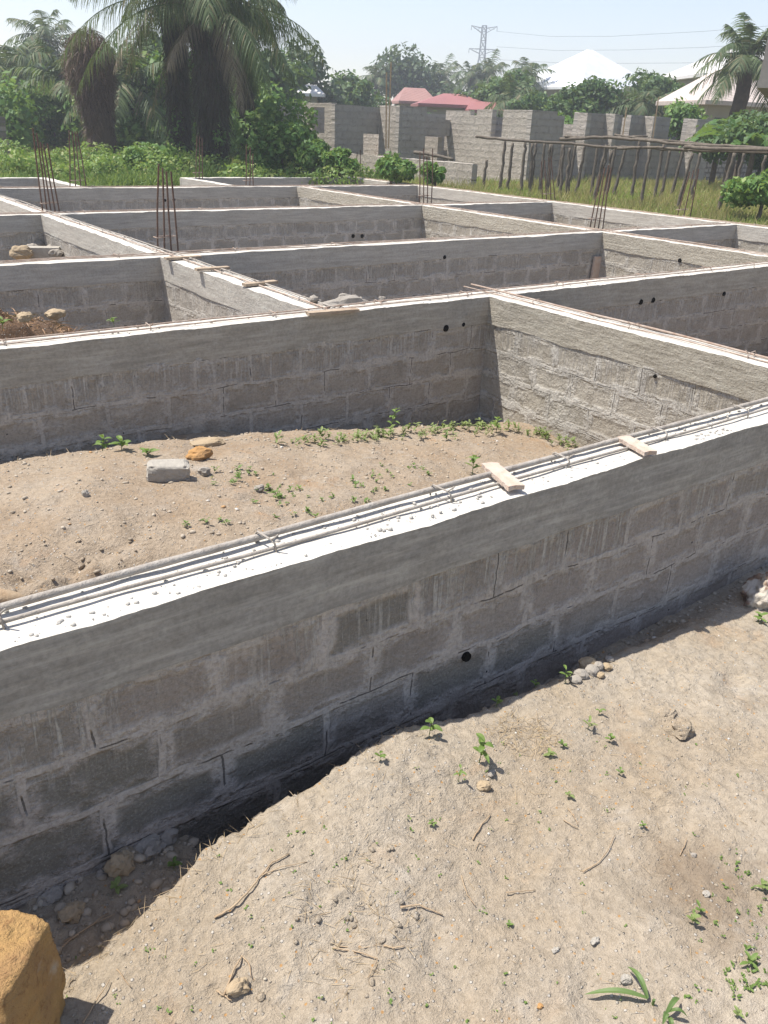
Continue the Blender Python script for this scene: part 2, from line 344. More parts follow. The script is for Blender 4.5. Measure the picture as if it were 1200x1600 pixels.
def gaps(y0, ys, y1):
    out = []; a = y0
    for k in ys: out.append((a, Y[k])); a = Y[k]+T
    out.append((a, y1)); return [(p+.002, q-.002) for p, q in out if q-p > .1]
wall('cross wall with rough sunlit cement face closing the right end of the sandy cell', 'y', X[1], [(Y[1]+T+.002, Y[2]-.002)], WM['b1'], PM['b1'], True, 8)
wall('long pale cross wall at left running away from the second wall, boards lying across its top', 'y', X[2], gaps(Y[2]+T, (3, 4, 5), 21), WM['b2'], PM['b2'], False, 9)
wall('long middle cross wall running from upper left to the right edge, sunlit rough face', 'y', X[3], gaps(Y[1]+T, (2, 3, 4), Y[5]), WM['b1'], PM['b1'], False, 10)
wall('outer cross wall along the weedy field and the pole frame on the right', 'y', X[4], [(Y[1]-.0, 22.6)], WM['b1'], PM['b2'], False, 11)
wall('short stub of cross wall behind the fifth wall, right of the thick palm trunk', 'y', 8.42, [(Y[5]+T+.002, Y[6]+T)], WM['b2'], PM['b2'], False, 12)
wall('short pale cross wall between the two farthest walls at upper left', 'y', 5.15, [(Y[5]+T+.002, Y[6]+T)], WM['b2'], PM['b2'], False, 13)
# holes: black discs on the wall faces, shade inside put into the colour
g = NT('hole_shade_black', 1, 0); g.color((.012, .011, .010)); M['hole'] = g.m
def hole(px, py, ax, val, r, wallname):
    c = onp(px, py, ax, val-.010); mb = MB(); n = 14; vs = []; fs = []
    dirs = [(math.cos(2*math.pi*k/n), math.sin(2*math.pi*k/n)) for k in range(n)]
    def pt(rr, d, k): 
        j = 1+.12*noise.noise(Vector((k*.9, px, py)))
        a, b = dirs[k % n][0]*rr*j, dirs[k % n][1]*rr*j
        return (c.x+a, c.y+d, c.z+b) if ax == 1 else (c.x+d, c.y+a, c.z+b)
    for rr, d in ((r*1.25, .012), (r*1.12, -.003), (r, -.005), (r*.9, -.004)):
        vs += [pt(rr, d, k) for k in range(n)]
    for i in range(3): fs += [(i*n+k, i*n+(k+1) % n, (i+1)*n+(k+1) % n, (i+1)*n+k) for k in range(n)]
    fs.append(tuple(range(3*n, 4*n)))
    mb.add(vs, fs); return mb, c
walls = [o for o in bpy.data.objects if o.name.startswith('foundation_wall')]
def wall_of(txt): return [o for o in walls if o['label'].startswith(txt)][0]
for px, py, ax, v, r, nm in [(697, 513, 1, Y[2], .030, 'second'), (724, 507, 1, Y[2], .020, 'second'), (552, 369, 1, Y[4], .035, 'fourth'), (566, 369, 1, Y[4], .035, 'fourth'),
        (695, 402, 1, Y[3], .025, 'third'), (1002, 472, 1, Y[2], .028, 'second'), (1021, 469, 1, Y[2], .028, 'second'), (1132, 459, 1, Y[2], .025, 'second'),
        (840, 511, 1, Y[2], .02, 'second'), (730, 1027, 1, Y[1], .022, 'nearest'), (258, 313, 1, Y[5], .03, 'fifth'), (272, 312, 1, Y[5], .03, 'fifth'),
        (1008, 398, 0, X[3], .03, 'long middle'), (1062, 407, 0, X[3], .03, 'long middle'), (1023, 588, 0, X[1], .014, 'cross wall')]:
    if ax == 1 and py == 511: continue
    r *= .8; mb, c = hole(px, py, ax, v, r, nm); mb.build('hole_shade_disc', M['hole'], wall_of(nm))
# ------------------------------------------------------------------ ground and terrain
def lerp_tab(x, tab):
    if x <= tab[0][0]: return tab[0][1]
    for (a, u), (b, v) in zip(tab, tab[1:]):
        if x <= b: return u+(v-u)*(x-a)/(b-a)
    return tab[-1][1]
def sst(a, b, x):
    t = min(1, max(0, (x-a)/(b-a))); return t*t*(3-2*t)
def h_front(x, y):
    plate = lerp_tab(x, [(-1, -.80), (.3, -.79), (1, -.775), (2.4, -.775), (3.2, -.84), (4.0, -.90), (6, -.93)])
    e = lerp_tab(x, [(-1, 1.35), (.12, 1.50), (.32, 1.585), (.72, 1.715), (1.08, 1.745), (1.3, 1.765), (1.5, 1.775), (1.75, 1.74), (3, 1.72), (4.5, 1.8)])
    e += .03*noise.noise(Vector((x*5, 3, 0)))+.018*noise.noise(Vector((x*17, 8, 0)))+.008*noise.noise(Vector((x*50, 8, 0)))
    tb = lerp_tab(x, [(-1, -.90), (.62, -.885), (.72, -.93), (.85, -1.25), (1.3, -1.25), (1.5, -1.12), (2.5, -1.0), (3.4, -.95), (4.2, -.93), (8, -.94)])
    wdt = lerp_tab(x, [(0, .035), (1.2, .03), (1.5, .12), (2, .2), (4, .2)])
    k = sst(e, e+wdt, y)
    rub = max(0, .05*fbm(x, y, 3, 3, 9)) if x < .82 else .01*fbm(x, y, 3, 3, 9)
    bulge = lerp_tab(x, [(.2, .01), (.7, .055), (1.1, .095), (1.45, .09), (1.9, .02), (2.4, 0)])*sst(e-.55, e-.02, y)
    z = (plate+bulge)*(1-k)+(tb+rub)*k
    z += .022*fbm(x, y, 0, 3, 1.6)+.010*fbm(x, y, 7, 4, 8)*(1 if not k else .6)
    r = noise.noise(Vector((x*28, y*28, 4))); z += .006*max(0, r-.15)*(1.5 if k < .5 else 1)
    z += .008*fbm(x, y, 21, 3, 22)*(.4+max(0, noise.noise(Vector((x*2.4, y*2.4, 40)))+.3))
    for fx, fy, fa in ((1.55, 1.05, .4), (1.95, 1.30, .6), (2.5, 1.05, .2), (1.30, .75, .9), (2.9, 1.35, .5), (1.05, 1.05, 1.2)):
        dx, dy = x-fx, y-fy; c_, s_ = math.cos(fa), math.sin(fa); z -= .011*math.exp(-(((dx*c_+dy*s_)/.12)**2+((-dx*s_+dy*c_)/.045)**2)**2)
    q = math.hypot(x-.92, y-1.28); z += .05*max(0, fbm(x, y, 9, 3, 13))*math.exp(-(q/.16)**2)       # broken lumpy patch
    q = math.hypot(x-2.25, y-1.22); z += .035*max(0, fbm(x, y, 11, 3, 9))*math.exp(-(q/.22)**2)
    return z
def grid(name, x0, x1, y0, y1, st, fn, mat, smooth=True):
    nx = int(round((x1-x0)/st))+1; ny = int(round((y1-y0)/st))+1
    V = [(x0+(x1-x0)*i/(nx-1), y0+(y1-y0)*j/(ny-1)) for j in range(ny) for i in range(nx)]
    V = [(a, b, fn(a, b)) for a, b in V]
    idx = np.arange(nx*ny).reshape(ny, nx)
    Fq = np.stack([idx[:-1, :-1], idx[:-1, 1:], idx[1:, 1:], idx[1:, :-1]], -1).reshape(-1, 4)
    o = np_mesh(name, V, Fq, mat, None, smooth); o['kind'] = 'structure'; return o
grid('sandy_ground', -.5, 4.9, .1, 1.99, .0125, h_front, M['soil'])
def h_cell(x, y):
    z = lerp_tab(x, [(-2, -.50), (1, -.56), (2.2, -.66), (3.4, -.80), (4.4, -.93), (5, -.97)])
    z += .13*math.exp(-((y-3.9)/.9)**2)*math.exp(-((x-1.8)/1.7)**2)-.14*sst(4.5, 5.1, y)
    z -= .05*sst(3.2, 2.2, y)
    z += .05*fbm(x, y, 2, 3, 1.1)+.014*fbm(x, y, 5, 4, 6)
    q = math.hypot((x-.65)/.5, (y-3.0)/.35); z += (.15*fbm(x, y, 8, 4, 6)-.05)*math.exp(-q*q)
    r = noise.noise(Vector((x*20, y*20, 4))); z += .008*max(0, r-.1)
    z += .03*max(0, fbm(x, y, 15, 3, 6))*math.exp(-((x-2.15)/.5)**2-((y-3.55)/.35)**2)
    return z
grid('cell_soil', -1.2, 4.9, 2.1, 5.12, .025, h_cell, M['soil2'])
def rough(z0, amp=.06): return lambda x, y: z0+amp*fbm(x, y, 3, 4, 1.0)
grid('cell_floor', -4, 3.25, 5.2, 8.2, .15, rough(-.80), M['soil2'])
grid('cell_floor', 3.35, 13.3, 5.2, 8.2, .2, rough(-.95), M['soil2'])
grid('cell_floor', 5.0, 13.3, 2.1, 5.15, .2, rough(-1.0), M['soil2'])
grid('cell_floor', -5, 13.3, 8.25, 19.6, .3, rough(-.95), M['soil2'])
def h_field(x, y):
    z = -.30+.05*fbm(x, y, 1, 3, .35)
    d = max(0, math.hypot(x, y)-45); return z+.0015*d
# one wide sheet around the foundation, with a hole where the cells are dug
def field():
    xs = sorted(set([-900, -500, -250, -120, -60, -30, -16, -9, -6, 13.40] + [13.4+1.2*i for i in range(1, 14)] + [32, 38, 46, 60, 90, 140, 250, 450, 800, 1200] + [-5+2.04*i for i in range(9)]))
    ys = sorted(set([-900, -300, -100, -40, -15, -6, -2, 0.1, 1.98, 5, 9, 12, 15, 19.72] + [19.72+1.3*i for i in range(1, 14)] + [40, 46, 55, 70, 90, 130, 200, 350, 600, 1200]))
    V = []; Fq = []; nx = len(xs)
    for y in ys:
        for x in xs: V.append((x, y, h_field(x, y) if (y > 1.97 or x > 13) else -.95))
    for j in range(len(ys)-1):
        for i in range(nx-1):
            cx = (xs[i]+xs[i+1])/2; cy = (ys[j]+ys[j+1])/2
            if -6 < cx < 13.4 and 0.1 < cy < 19.72: continue
            Fq.append((j*nx+i, j*nx+i+1, (j+1)*nx+i+1, (j+1)*nx+i))
    o = np_mesh('field_ground', V, Fq, M['field'], None, True); o['kind'] = 'structure'
field()
grid('outer_ground', 4.88, 13.4, .1, 1.99, .1, lambda x, y: -.94+.02*fbm(x, y, 3, 3, 2), M['soil'])
grid('outer_ground', -6, -.48, .1, 1.99, .1, lambda x, y: -.86+.02*fbm(x, y, 3, 3, 2), M['soil'])
# ------------------------------------------------------------------ reinforcement lying on the wall tops
RG = 'pairs of reinforcement bars lying on the wall tops'
def bars(label, axis, c, a0, a1, offs, r, mats, zl, step=.9, stir=True, wob=.006, first=None, seed=0):
    t = thing('reinforcement_bars', label, 'rebar', (a0, c, 0) if axis == 'x' else (c, a0, 0), RG)
    def P(a, cc, z): return Vector((a, cc, z)) if axis == 'x' else Vector((cc, a, z))
    n = max(8, int((a1-a0)/.08))
    for k, o in enumerate(offs):
        pts = []; rr = []
        for i in range(n+1):
            a = a0+(a1-a0)*i/n
            pts.append(P(a, c+o+wob*2*noise.noise(Vector((a*.7, o*9, seed))), zl[k]+wob*1.3*noise.noise(Vector((a*1.1, o*9, seed+3)))))
            rr.append(r[k]*(1+(.18*fbm(a, o, seed, 2, 14) if r[k] > .012 else 0)))
        mb = MB(); mb.tube(pts, rr, 8); mb.build('bar', mats[k], t, smooth=True)
    if stir:
        a = first if first is not None else a0+.4
        while a < a1:
            mb = MB(); s = .0035+(.003 if r[0] > .012 else 0); o0, o1 = offs[0]-.012, offs[-1]+.014
            zt = max(zl)+max(r)+.006; lean = random.uniform(-.03, .03)
            mb.tube([P(a, c+o0, .0), P(a+lean*.3, c+o0, zt*.8), P(a+lean*.5, c+o0+.012, zt), P(a+lean, c+o1-.012, zt+.004), P(a+lean, c+o1, zt*.8), P(a+lean, c+o1, .0)], s, 5)
            if random.random() < .7: mb.tube([P(a+lean*.5, c+o0+.01, zt), P(a+lean*.5+.015, c+o0-.008, zt+.022)], s*.9, 5)
            mb.build('stirrup', mats[-1], t, smooth=True); a += step*random.uniform(.8, 1.2)
    return t
bars('thick mortar-crusted pair of bars on the nearest wall top, tied with wire loops', 'x', Y[1], -1, 8.0, (.100, .166), (.0065, .0125), (M['crust'], M['crust']), (.014, .024), .78, first=.30, seed=1)
bars('thin rusty pair of bars on the second wall from the front', 'x', Y[2], -3, 13.2, (.075, .16), (.005, .006), (M['palebar'], M['palebar']), (.010, .014), 1.0, first=1.05, seed=2)
bars('thin pair of bars on the third wall from the front', 'x', Y[3], -3, 13.2, (.08, .16), (.006, .006), (M['palebar'], M['palebar']), (.010, .014), 1.3, seed=3)
bars('pinkish brown bars along the fourth wall from the front', 'x', Y[4], -2, 13.2, (.09, .17), (.005, .006), (M['palebar'], M['palebar']), (.008, .012), 1.6, seed=4)
bars('thin bars on the low fifth wall below the palms', 'x', Y[5], -2, 13.2, (.09, .16), (.006, .006), (M['palebar'], M['palebar']), (.010, .014), 1.8, seed=5)
bars('rusty bars on top of the rough sunlit cross wall beside the sandy cell', 'y', X[1], Y[1]+.25, Y[2]+.42, (.085, .168), (.005, .008), (M['palebar'], M['palebar']), (.008, .018), .85, first=2.75, seed=6)
bars('bunched bars along the pale left cross wall under the boards', 'y', X[2], Y[2]+.1, 19, (.11, .175), (.007, .007), (M['palebar'], M['crust']), (.012, .020), .8, seed=7)
bars('bars along the long middle cross wall', 'y', X[3], Y[1]+.25, 16.8, (.10, .165), (.005, .006), (M['palebar'], M['palebar']), (.008, .014), 1.1, seed=8)
bars('bars along the outer cross wall by the weedy field', 'y', X[4], Y[1], 22, (.11, .17), (.005, .006), (M['palebar'], M['palebar']), (.008, .014), 1.4, seed=9)
def starter(label, px, py, H, tops, spread=.07, mat=None, base=None):
    """vertical bars standing out of a crossing; tops = pixel positions of the bar tips"""
    b = base or onz(px, py, 0.0)
    t = thing('starter_bars', label, 'rebar', (b.x, b.y, 0), 'upright starter bars at wall crossings')
    d = math.hypot(b.x, b.y)
    for i, (tx, ty) in enumerate(tops):
        tp = atd(tx, ty, d+(-.05, .05, 0, .1)[i % 4])
        k = (i-(len(tops)-1)/2)/max(1, len(tops)-1)
        r = ray(600, 400); 
        bot = Vector((b.x, b.y, -.05))+AX*spread*k*2+Vector((0, 0, 0))
        bot.z = -.05
        m1 = bot.lerp(tp, .5)+Vector((random.uniform(-.01, .01), random.uniform(-.01, .01), 0))
        mb = MB(); mb.tube([bot, bot.lerp(m1, .5), m1, m1.lerp(tp, .5), tp], .0075+.0004*d*.5, 6); mb.build('bar', mat or M['rust'], t)
    mb = MB(); mb.tube([b+Vector((-.11, 0, .11)), b+Vector((.11, 0, .12)), b+Vector((.11, .1, .115)), b+Vector((-.11, .1, .11)), b+Vector((-.11, 0, .11))], .005, 5)
    mb.build('tie', M['palebar'], t)
    return t
starter('cluster of five tall leaning starter bars at the far left wall crossing', 80, 331, 1.3, [(51, 200), (57, 208), (63, 222), (68, 225), (74, 224)], .12)
starter('four tall starter bars at the near crossing of the pale left wall', 262, 388, 1.1, [(248, 256), (254, 262), (260, 268), (267, 268)], .11)
starter('four slim starter bars behind the fifth wall, left of the dead palm', 122, 292, .9, [(108, 204), (113, 205), (117, 205), (120, 205)], .16)
starter('two short starter bars right of the thick palm trunk on the farthest wall stub', 311, 278, .7, [(308, 212), (312, 213), (316, 215)], .08)
starter('thin starter bars on the fifth wall in front of the bushes', 390, 291, .6, [(385, 226), (391, 230), (395, 240)], .08)
starter('starter bars at the middle crossing in front of the unfinished house', 665, 316, .9, [(656, 238), (662, 232), (667, 245), (676, 232)], .11)
starter('faint starter bars among the straw grass behind the outer wall', 858, 312, .8, [(846, 252), (851, 250), (857, 246), (861, 244)], .14)
starter('four starter bars at the crossing of the third wall and the long middle wall', 932, 354, .9, [(938, 272), (945, 262), (951, 258), (955, 262)], .10)
starter('starter bars beside the thickest pole of the pole frame', 1068, 338, .7, [(1078, 268), (1084, 266), (1092, 264)], .12)
starter('small starter bars at the far corner by the green shrub', 560, 274, .5, [(558, 238), (563, 234)], .05)
# ------------------------------------------------------------------ boards and offcuts
def board(label, a, b, wd, th, mat, name='board', lift=.0, group=None, z=.03, cat='board'):
    a = onz(*a, z+lift); b = onz(*b, z+lift); c = (a+b)/2
    t = MB(); d = (b-a); L = d.length; d.normalize(); sd = d.cross(Vector((0, 0, 1))).normalized(); n = 14
    vs = []
    for i in range(n+1):
        for sx, sz in ((-1,-1),(0,-1),(1,-1),(1,1),(0,1),(-1,1)):
            k = i/n
            j = .10*noise.noise(Vector((i*.9+c.x*5, sx*2, 1)))*wd
            e = .05*wd*noise.noise(Vector((sx*3+c.y*7, sz, 4)))*(4 if i in (0, n) else 0)
            vs.append(a+d*(L*k+e)+sd*(sx*(wd/2)+sx*j)+Vector((0, 0, sz*th/2+.002*noise.noise(Vector((i, sx*3, c.x))))))
    fs = [(i*6+k, i*6+(k+1) % 6, (i+1)*6+(k+1) % 6, (i+1)*6+k) for i in range(n) for k in range(6)]+[tuple(range(6))[::-1], tuple(range(n*6, n*6+6))]
    t.add(vs, fs); o = t.build(name, mat); off = c
    for v in o.data.vertices: v.co -= off
    o.location = off; return tag(o, label, cat, group)
board('flat reddish broken offcut under the bars of the nearest wall, the left of the two', (806, 762), (764, 726), .068, .018, M['scrap'], 'wood_offcut', 0, 'reddish offcuts on the front wall', .028, 'offcut')
board('flat reddish broken offcut under the bars of the nearest wall, the right of the two', (1016, 708), (973, 684), .068, .018, M['scrap'], 'wood_offcut', 0, 'reddish offcuts on the front wall', .028, 'offcut')
board('brown plank along the front edge of the second wall near the pale cross wall', (480, 490), (558, 484), .07, .022, M['wood'], 'plank', 0, None, .015)
G2 = 'short boards laid across the pale left cross wall'
board('short board across the pale left cross wall, nearest to the starter bars', (258, 404), (313, 401), .07, .022, M['wood'], 'board', 0, G2, .02)
board('short board across the pale left cross wall, middle of the three', (306, 421), (357, 418), .07, .022, M['wood'], 'board', 0, G2, .02)
board('short board across the pale left cross wall, closest to the second wall', (381, 445), (431, 440), .07, .022, M['wood'], 'board', 0, G2, .02)

# ------------------------------------------------------------------ foliage generators
def leaves(blobs, n, size, aspect=.55, up=.5, flat=.25, rng=None):
    """n leaf-shaped quads spread through ellipsoid clumps; blobs = [(centre, radii)]"""
    r = rng or RS; vol = np.array([b[1][0]*b[1][1]+b[1][0]*b[1][2] for b in blobs]); pr = vol/vol.sum()
    which = r.choice(len(blobs), n, p=pr); C = np.array([b[0] for b in blobs])[which]; Rr = np.array([b[1] for b in blobs])[which]
    d = r.normal(size=(n, 3)); d /= np.linalg.norm(d, axis=1)[:, None]; rad = r.uniform(.25, 1.0, n)**.45*(1+.18*r.normal(size=n)*.6)
    P = C+d*Rr*rad[:, None]
    nrm = d*.7+r.normal(size=(n, 3))*.55+np.array([0, 0, up]); nrm /= np.linalg.norm(nrm, axis=1)[:, None]
    a = np.cross(nrm, r.normal(size=(n, 3))); a /= np.linalg.norm(a, axis=1)[:, None]+1e-9
    a[:, 2] -= .35; a /= np.linalg.norm(a, axis=1)[:, None]; b = np.cross(nrm, a)
    s = size*r.uniform(.4, 1.6, n)[:, None]
    V = np.stack([P-a*s*.5, P+b*s*aspect*.5+nrm*s*flat*.3, P+a*s*.5, P-b*s*aspect*.5+nrm*s*flat*.3], 1).reshape(-1, 3)
    return V, np.arange(4*n).reshape(-1, 4)
def clumps(c, R, k, r0, rng, low=-.6):
    out = []
    for _ in range(k):
        d = rng.normal(size=3); d /= np.linalg.norm(d); d[2] = max(low, d[2]); q = rng.uniform(.35, .9)
        s = r0*rng.uniform(.6, 1.35); out.append((np.array(c)+d*np.array(R)*q, (s*1.15, s*1.15, s*.85)))
    return out
def strips(base, d, L, wd, side, droop, nseg=2):
    """flat tapered strips: arrays of base points, directions, lengths"""
    n = len(base); rows = []
    for k in range(nseg+1):
        t = k/nseg; p = base+d*(L*t)[:, None]; p[:, 2] -= droop*L*t*t
        ww = (wd*(1-t*.92) if k else wd*.55)[:, None]*.5 if hasattr(wd, '__len__') else np.full((n, 1), wd*(.5 if k else .3)*(1-t*.85))
        rows.append(p-side*ww); rows.append(p+side*ww)
    V = np.stack(rows, 1).reshape(-1, 3); m = 2*(nseg+1)
    Fq = np.concatenate([np.stack([np.arange(n)*m+2*k, np.arange(n)*m+2*k+1, np.arange(n)*m+2*k+3, np.arange(n)*m+2*k+2], 1) for k in range(nseg)])
    return V, Fq
def join(parts):
    Vs = []; Fs = []; k = 0
    for V, Fq in parts: Vs.append(V); Fs.append(Fq+k); k += len(V)
    return np.concatenate(Vs), np.concatenate(Fs)
def frond(o, az, el, L, droop, n=46, ll=.7, lw=.05, hang=.5, rng=RS, rw=.05):
    o = np.array(o, float); h = np.array([math.cos(az), math.sin(az), 0.]); t = np.linspace(0, 1, 13)
    pts = np.array([o+h*L*(math.cos(el)*q*(1-.12*q*q))+np.array([0, 0, 1.])*(L*math.sin(el)*q-droop*L*q**2.1) for q in t])
    tang = np.gradient(pts, axis=0); tang /= np.linalg.norm(tang, axis=1)[:, None]; sd = np.array([-h[1], h[0], 0.])
    out = []
    for a in (sd, np.array([0, 0, 1.])):                                  # rachis: crossed strips
        w0 = (rw*(1-.85*t))[:, None]*.5; V = np.stack([pts-a*w0, pts+a*w0], 1).reshape(-1, 3)
        out.append((V, np.array([[2*i, 2*i+1, 2*i+3, 2*i+2] for i in range(12)])))
    q = np.repeat(np.linspace(.10, .995, n), 2); s = np.tile([-1., 1.], n)
    B = np.stack([np.interp(q, t, pts[:, k]) for k in range(3)], 1); TG = np.stack([np.interp(q, t, tang[:, k]) for k in range(3)], 1)
    up = np.cross(TG, sd); up /= np.linalg.norm(up, axis=1)[:, None]
    fan = rng.uniform(-.35, .35, 2*n)[:, None]
    D = sd*s[:, None]*.85+TG*(.35+.5*q[:, None])+up*fan; D[:, 2] -= hang*.5; D /= np.linalg.norm(D, axis=1)[:, None]
    Ln = ll*(np.sin(np.pi*np.clip(q*.92+.10, 0, 1))**.6)*rng.uniform(.75, 1.1, 2*n)
    sdv = np.cross(D, up+rng.normal(size=D.shape)*.3); sdv /= np.linalg.norm(sdv, axis=1)[:, None]
    out.append(strips(B, D, Ln, lw, sdv, hang, 3)); return join(out)
def palm_crown(o, n, L, rng, el=(-.5, 1.25), droop=(.35, .7), nl=46, ll=.7, lw=.05, hang=.6, az=None):
    parts = []
    for i in range(n):
        e = el[0]+(el[1]-el[0])*((i+.5)/n); a = i*2.399+rng.uniform(-.2, .2) if az is None else rng.uniform(*az)
        parts.append(frond(np.array(o)+rng.normal(size=3)*.12, a, e, L*rng.uniform(.85, 1.1), rng.uniform(*droop), nl, ll, lw, hang, rng))
    return join(parts)
def tuft_strips(n, c, rad, h, wd, rng, lean=.35, jit=.25):
    a = rng.uniform(0, 2*np.pi, n); q = np.sqrt(rng.uniform(0, 1, n)); B = np.stack([c[0]+rad[0]*q*np.cos(a), c[1]+rad[1]*q*np.sin(a), np.full(n, c[2])], 1)
    D = rng.normal(size=(n, 3))*lean; D[:, 2] = 1; D /= np.linalg.norm(D, axis=1)[:, None]
    sd = np.cross(D, rng.normal(size=(n, 3))); sd /= np.linalg.norm(sd, axis=1)[:, None]
    return strips(B, D, h*rng.uniform(1-jit*2, 1+jit, n), wd, sd, lean, 3)
M['bush'] = leaf_mat('bush_leaves', (.08,.18,.035), (.17,.30,.065), (.28,.38,.10))
M['tree'] = leaf_mat('tree_leaves', (.045,.105,.028), (.095,.165,.045), (.15,.22,.06), trans=.25)
M['treeb'] = leaf_mat('bluish_tree_leaves', (.045,.085,.035), (.08,.125,.05), (.11,.16,.06), trans=.2)
M['palm'] = leaf_mat('palm_leaflets', (.06,.10,.04), (.115,.155,.06), (.20,.17,.09), trans=.22, rough=.6, spec=.25)
M['drypalm'] = leaf_mat('dry_palm_leaflets', (.17,.13,.085), (.25,.20,.13), (.11,.09,.055), trans=.15)
M['vine'] = leaf_mat('dry_brown_vines', (.13,.075,.05), (.20,.13,.095), (.075,.05,.03), trans=.1)
M['darkveg'] = leaf_mat('dark_hanging_growth', (.040,.034,.020), (.075,.060,.036), (.05,.075,.02), trans=.08)
M['banana'] = leaf_mat('banana_leaves', (.06,.15,.03), (.11,.21,.045), (.10,.15,.05), trans=.4)
M['trunk'] = simple_mat('palm_trunk', (.11,.08,.055), (.055,.042,.03), 7, .95, 1.0, 18)
M['bark'] = simple_mat('tree_bark', (.16,.13,.10), (.09,.07,.05), 9, .95, .8, 25)
M['grass_g'] = leaf_mat('green_grass', (.22,.34,.06), (.36,.44,.11), (.52,.45,.20), trans=.5)
M['grass_s'] = leaf_mat('straw_grass', (.48,.39,.19), (.36,.32,.13), (.20,.28,.07), trans=.5)
ZF = -.30
def trunk(parent, base, top, r0, r1, mat=None, knob=.12, n=16, seed=0):
    base = Vector(base); top = Vector(top); pts = []; rr = []
    for i in range(n+1):
        k = i/n; p = base.lerp(top, k)+Vector((noise.noise(Vector((k*2, seed, 0))), noise.noise(Vector((k*2, seed, 5))), 0))*r0*.8*math.sin(math.pi*k)
        pts.append(p); rr.append((r0+(r1-r0)*k)*(1+knob*noise.noise(Vector((k*14, seed, 2)))))
    mb = MB(); mb.tube(pts, rr, 10); return mb.build('trunk', mat or M['trunk'], parent, smooth=True)
def tree(name, label, cat, c, R, n, leaf, mat, k=9, clump=.45, seed=0, group=None, ground=None, tr=.14):
    rng = np.random.RandomState(seed+100); gz = ZF if ground is None else ground
    t = thing(name, label, cat, (c[0], c[1], gz), group)
    bl = clumps(c, R, k, clump*min(R[0], R[2]), rng); bl.append((np.array(c, float), (R[0]*.6, R[1]*.6, R[2]*.6)))
    V, Fq = leaves(bl, n, leaf, rng=rng); np_mesh('crown', V, Fq, mat, t)
    if c[2]-R[2]*.6 > gz+.2 or True:
        tk = trunk(t, (c[0], c[1], gz), (c[0]+.1*R[0], c[1], c[2]), tr, tr*.5, M['bark'], seed=seed)
        mb = MB()
        for b, _ in bl[:5]:
            mb.tube([Vector((c[0], c[1], gz+(c[2]-gz)*.6)), Vector(tuple((np.array(c)+b)/2)), Vector(tuple(b))], [tr*.5, tr*.3, tr*.12], 5)
        mb.build('limb', M['bark'], t)
    return t
def cx(px, py, d): p = atd(px, py, d); return (p.x, p.y, p.z)
# ------------------------------------------------------------------ big oil palms
def big_palm(label, px, py, topz, d, r0, seed, nf, L, skirt):
    rng = np.random.RandomState(seed); b = onz(px, py, ZF); t = thing('oil_palm', label, 'palm tree', tuple(b), 'large oil palms at left')
    top = Vector((b.x, b.y, topz)); trunk(t, b, top, r0, r0*.8, knob=.3, seed=seed)
    V, Fq = palm_crown(top+Vector((0, 0, .15)), nf, L, rng, (.12, 1.3), (.36, .70), 70, .62, .036, .75); np_mesh('crown', V, Fq, M['palm'], t)
    V, Fq = palm_crown(top, 5, L*.5, rng, (-.6, -.05), (.5, .9), 50, .5, .035, .7); np_mesh('dry_fronds', V, Fq, M['drypalm'], t)
    # shaggy leaf bases, hanging vines and ferns round the stem
    n = skirt; z = rng.uniform(b.z+.1, topz+.2, n); a = rng.uniform(0, 2*np.pi, n); k = (z-b.z)/(topz-b.z)
    rr = r0*(.80+.35*k+.40*rng.uniform(0, 1, n)+.12*np.sin(k*9+seed)); B = np.stack([b.x+rr*np.cos(a), b.y+rr*np.sin(a), z], 1)
    D = np.stack([np.cos(a)*.10, np.sin(a)*.10, -np.ones(n)], 1)+rng.normal(size=(n, 3))*.32; D /= np.linalg.norm(D, axis=1)[:, None]
    sd = np.cross(D, rng.normal(size=(n, 3))); sd /= np.linalg.norm(sd, axis=1)[:, None]
    V, Fq = strips(B, D, rng.uniform(.12, .50, n), .03, sd, .1, 3); np_mesh('hanging_growth', V, Fq, M['darkveg'], t)
    bl = [((b.x+r0*math.cos(q_)*1.1, b.y+r0*math.sin(q_)*1.1, b.z+z_), (.22, .22, .45)) for q_, z_ in [(rng.uniform(0, 6.28), rng.uniform(.2, 3.4)) for _ in range(9)]]
    V, Fq = leaves(bl, 900, .12, rng=rng); np_mesh('climbing_leaves', V, Fq, M['bush'], t)
    return t
big_palm('thickest oil palm with dark shaggy trunk and wide crown, right one of the pair', 336, 280, 3.85, 26, .33, 3, 32, 4.4, 8000)
big_palm('slimmer shaggy oil palm trunk standing close left of the thickest palm', 286, 271, 4.3, 28, .24, 4, 26, 4.6, 5000)
V = None
tp = thing('oil_palm', 'narrow hanging palm stem draped in dead vines, right of the thickest palm', 'palm tree', tuple(onz(388, 268, ZF)), 'large oil palms at left')
b = onz(388, 268, ZF); trunk(tp, b, b+Vector((0, 0, 4.6)), .10, .08, seed=9)
rng = np.random.RandomState(5); n = 2600; z = rng.uniform(1.2, 4.9, n)+ZF; a = rng.uniform(0, 6.283, n); rr = .08+.30*rng.uniform(0, 1, n)*(z+.6)/4.5
D = rng.normal(size=(n, 3))*.2; D[:, 2] = -1; sd = np.cross(D, rng.normal(size=(n, 3))); sd /= np.linalg.norm(sd, axis=1)[:, None]
V, Fq = strips(np.stack([b.x+rr*np.cos(a), b.y+rr*np.sin(a), z], 1), D, rng.uniform(.3, .9, n), .03, sd, .1, 2); np_mesh('dead_vines', V, Fq, M['darkveg'], tp)
V, Fq = palm_crown(b+Vector((0, 0, 4.6)), 14, 2.4, rng, (-.3, .9), (.5, .9), 50, .6, .04, .8); np_mesh('crown', V, Fq, M['palm'], tp)
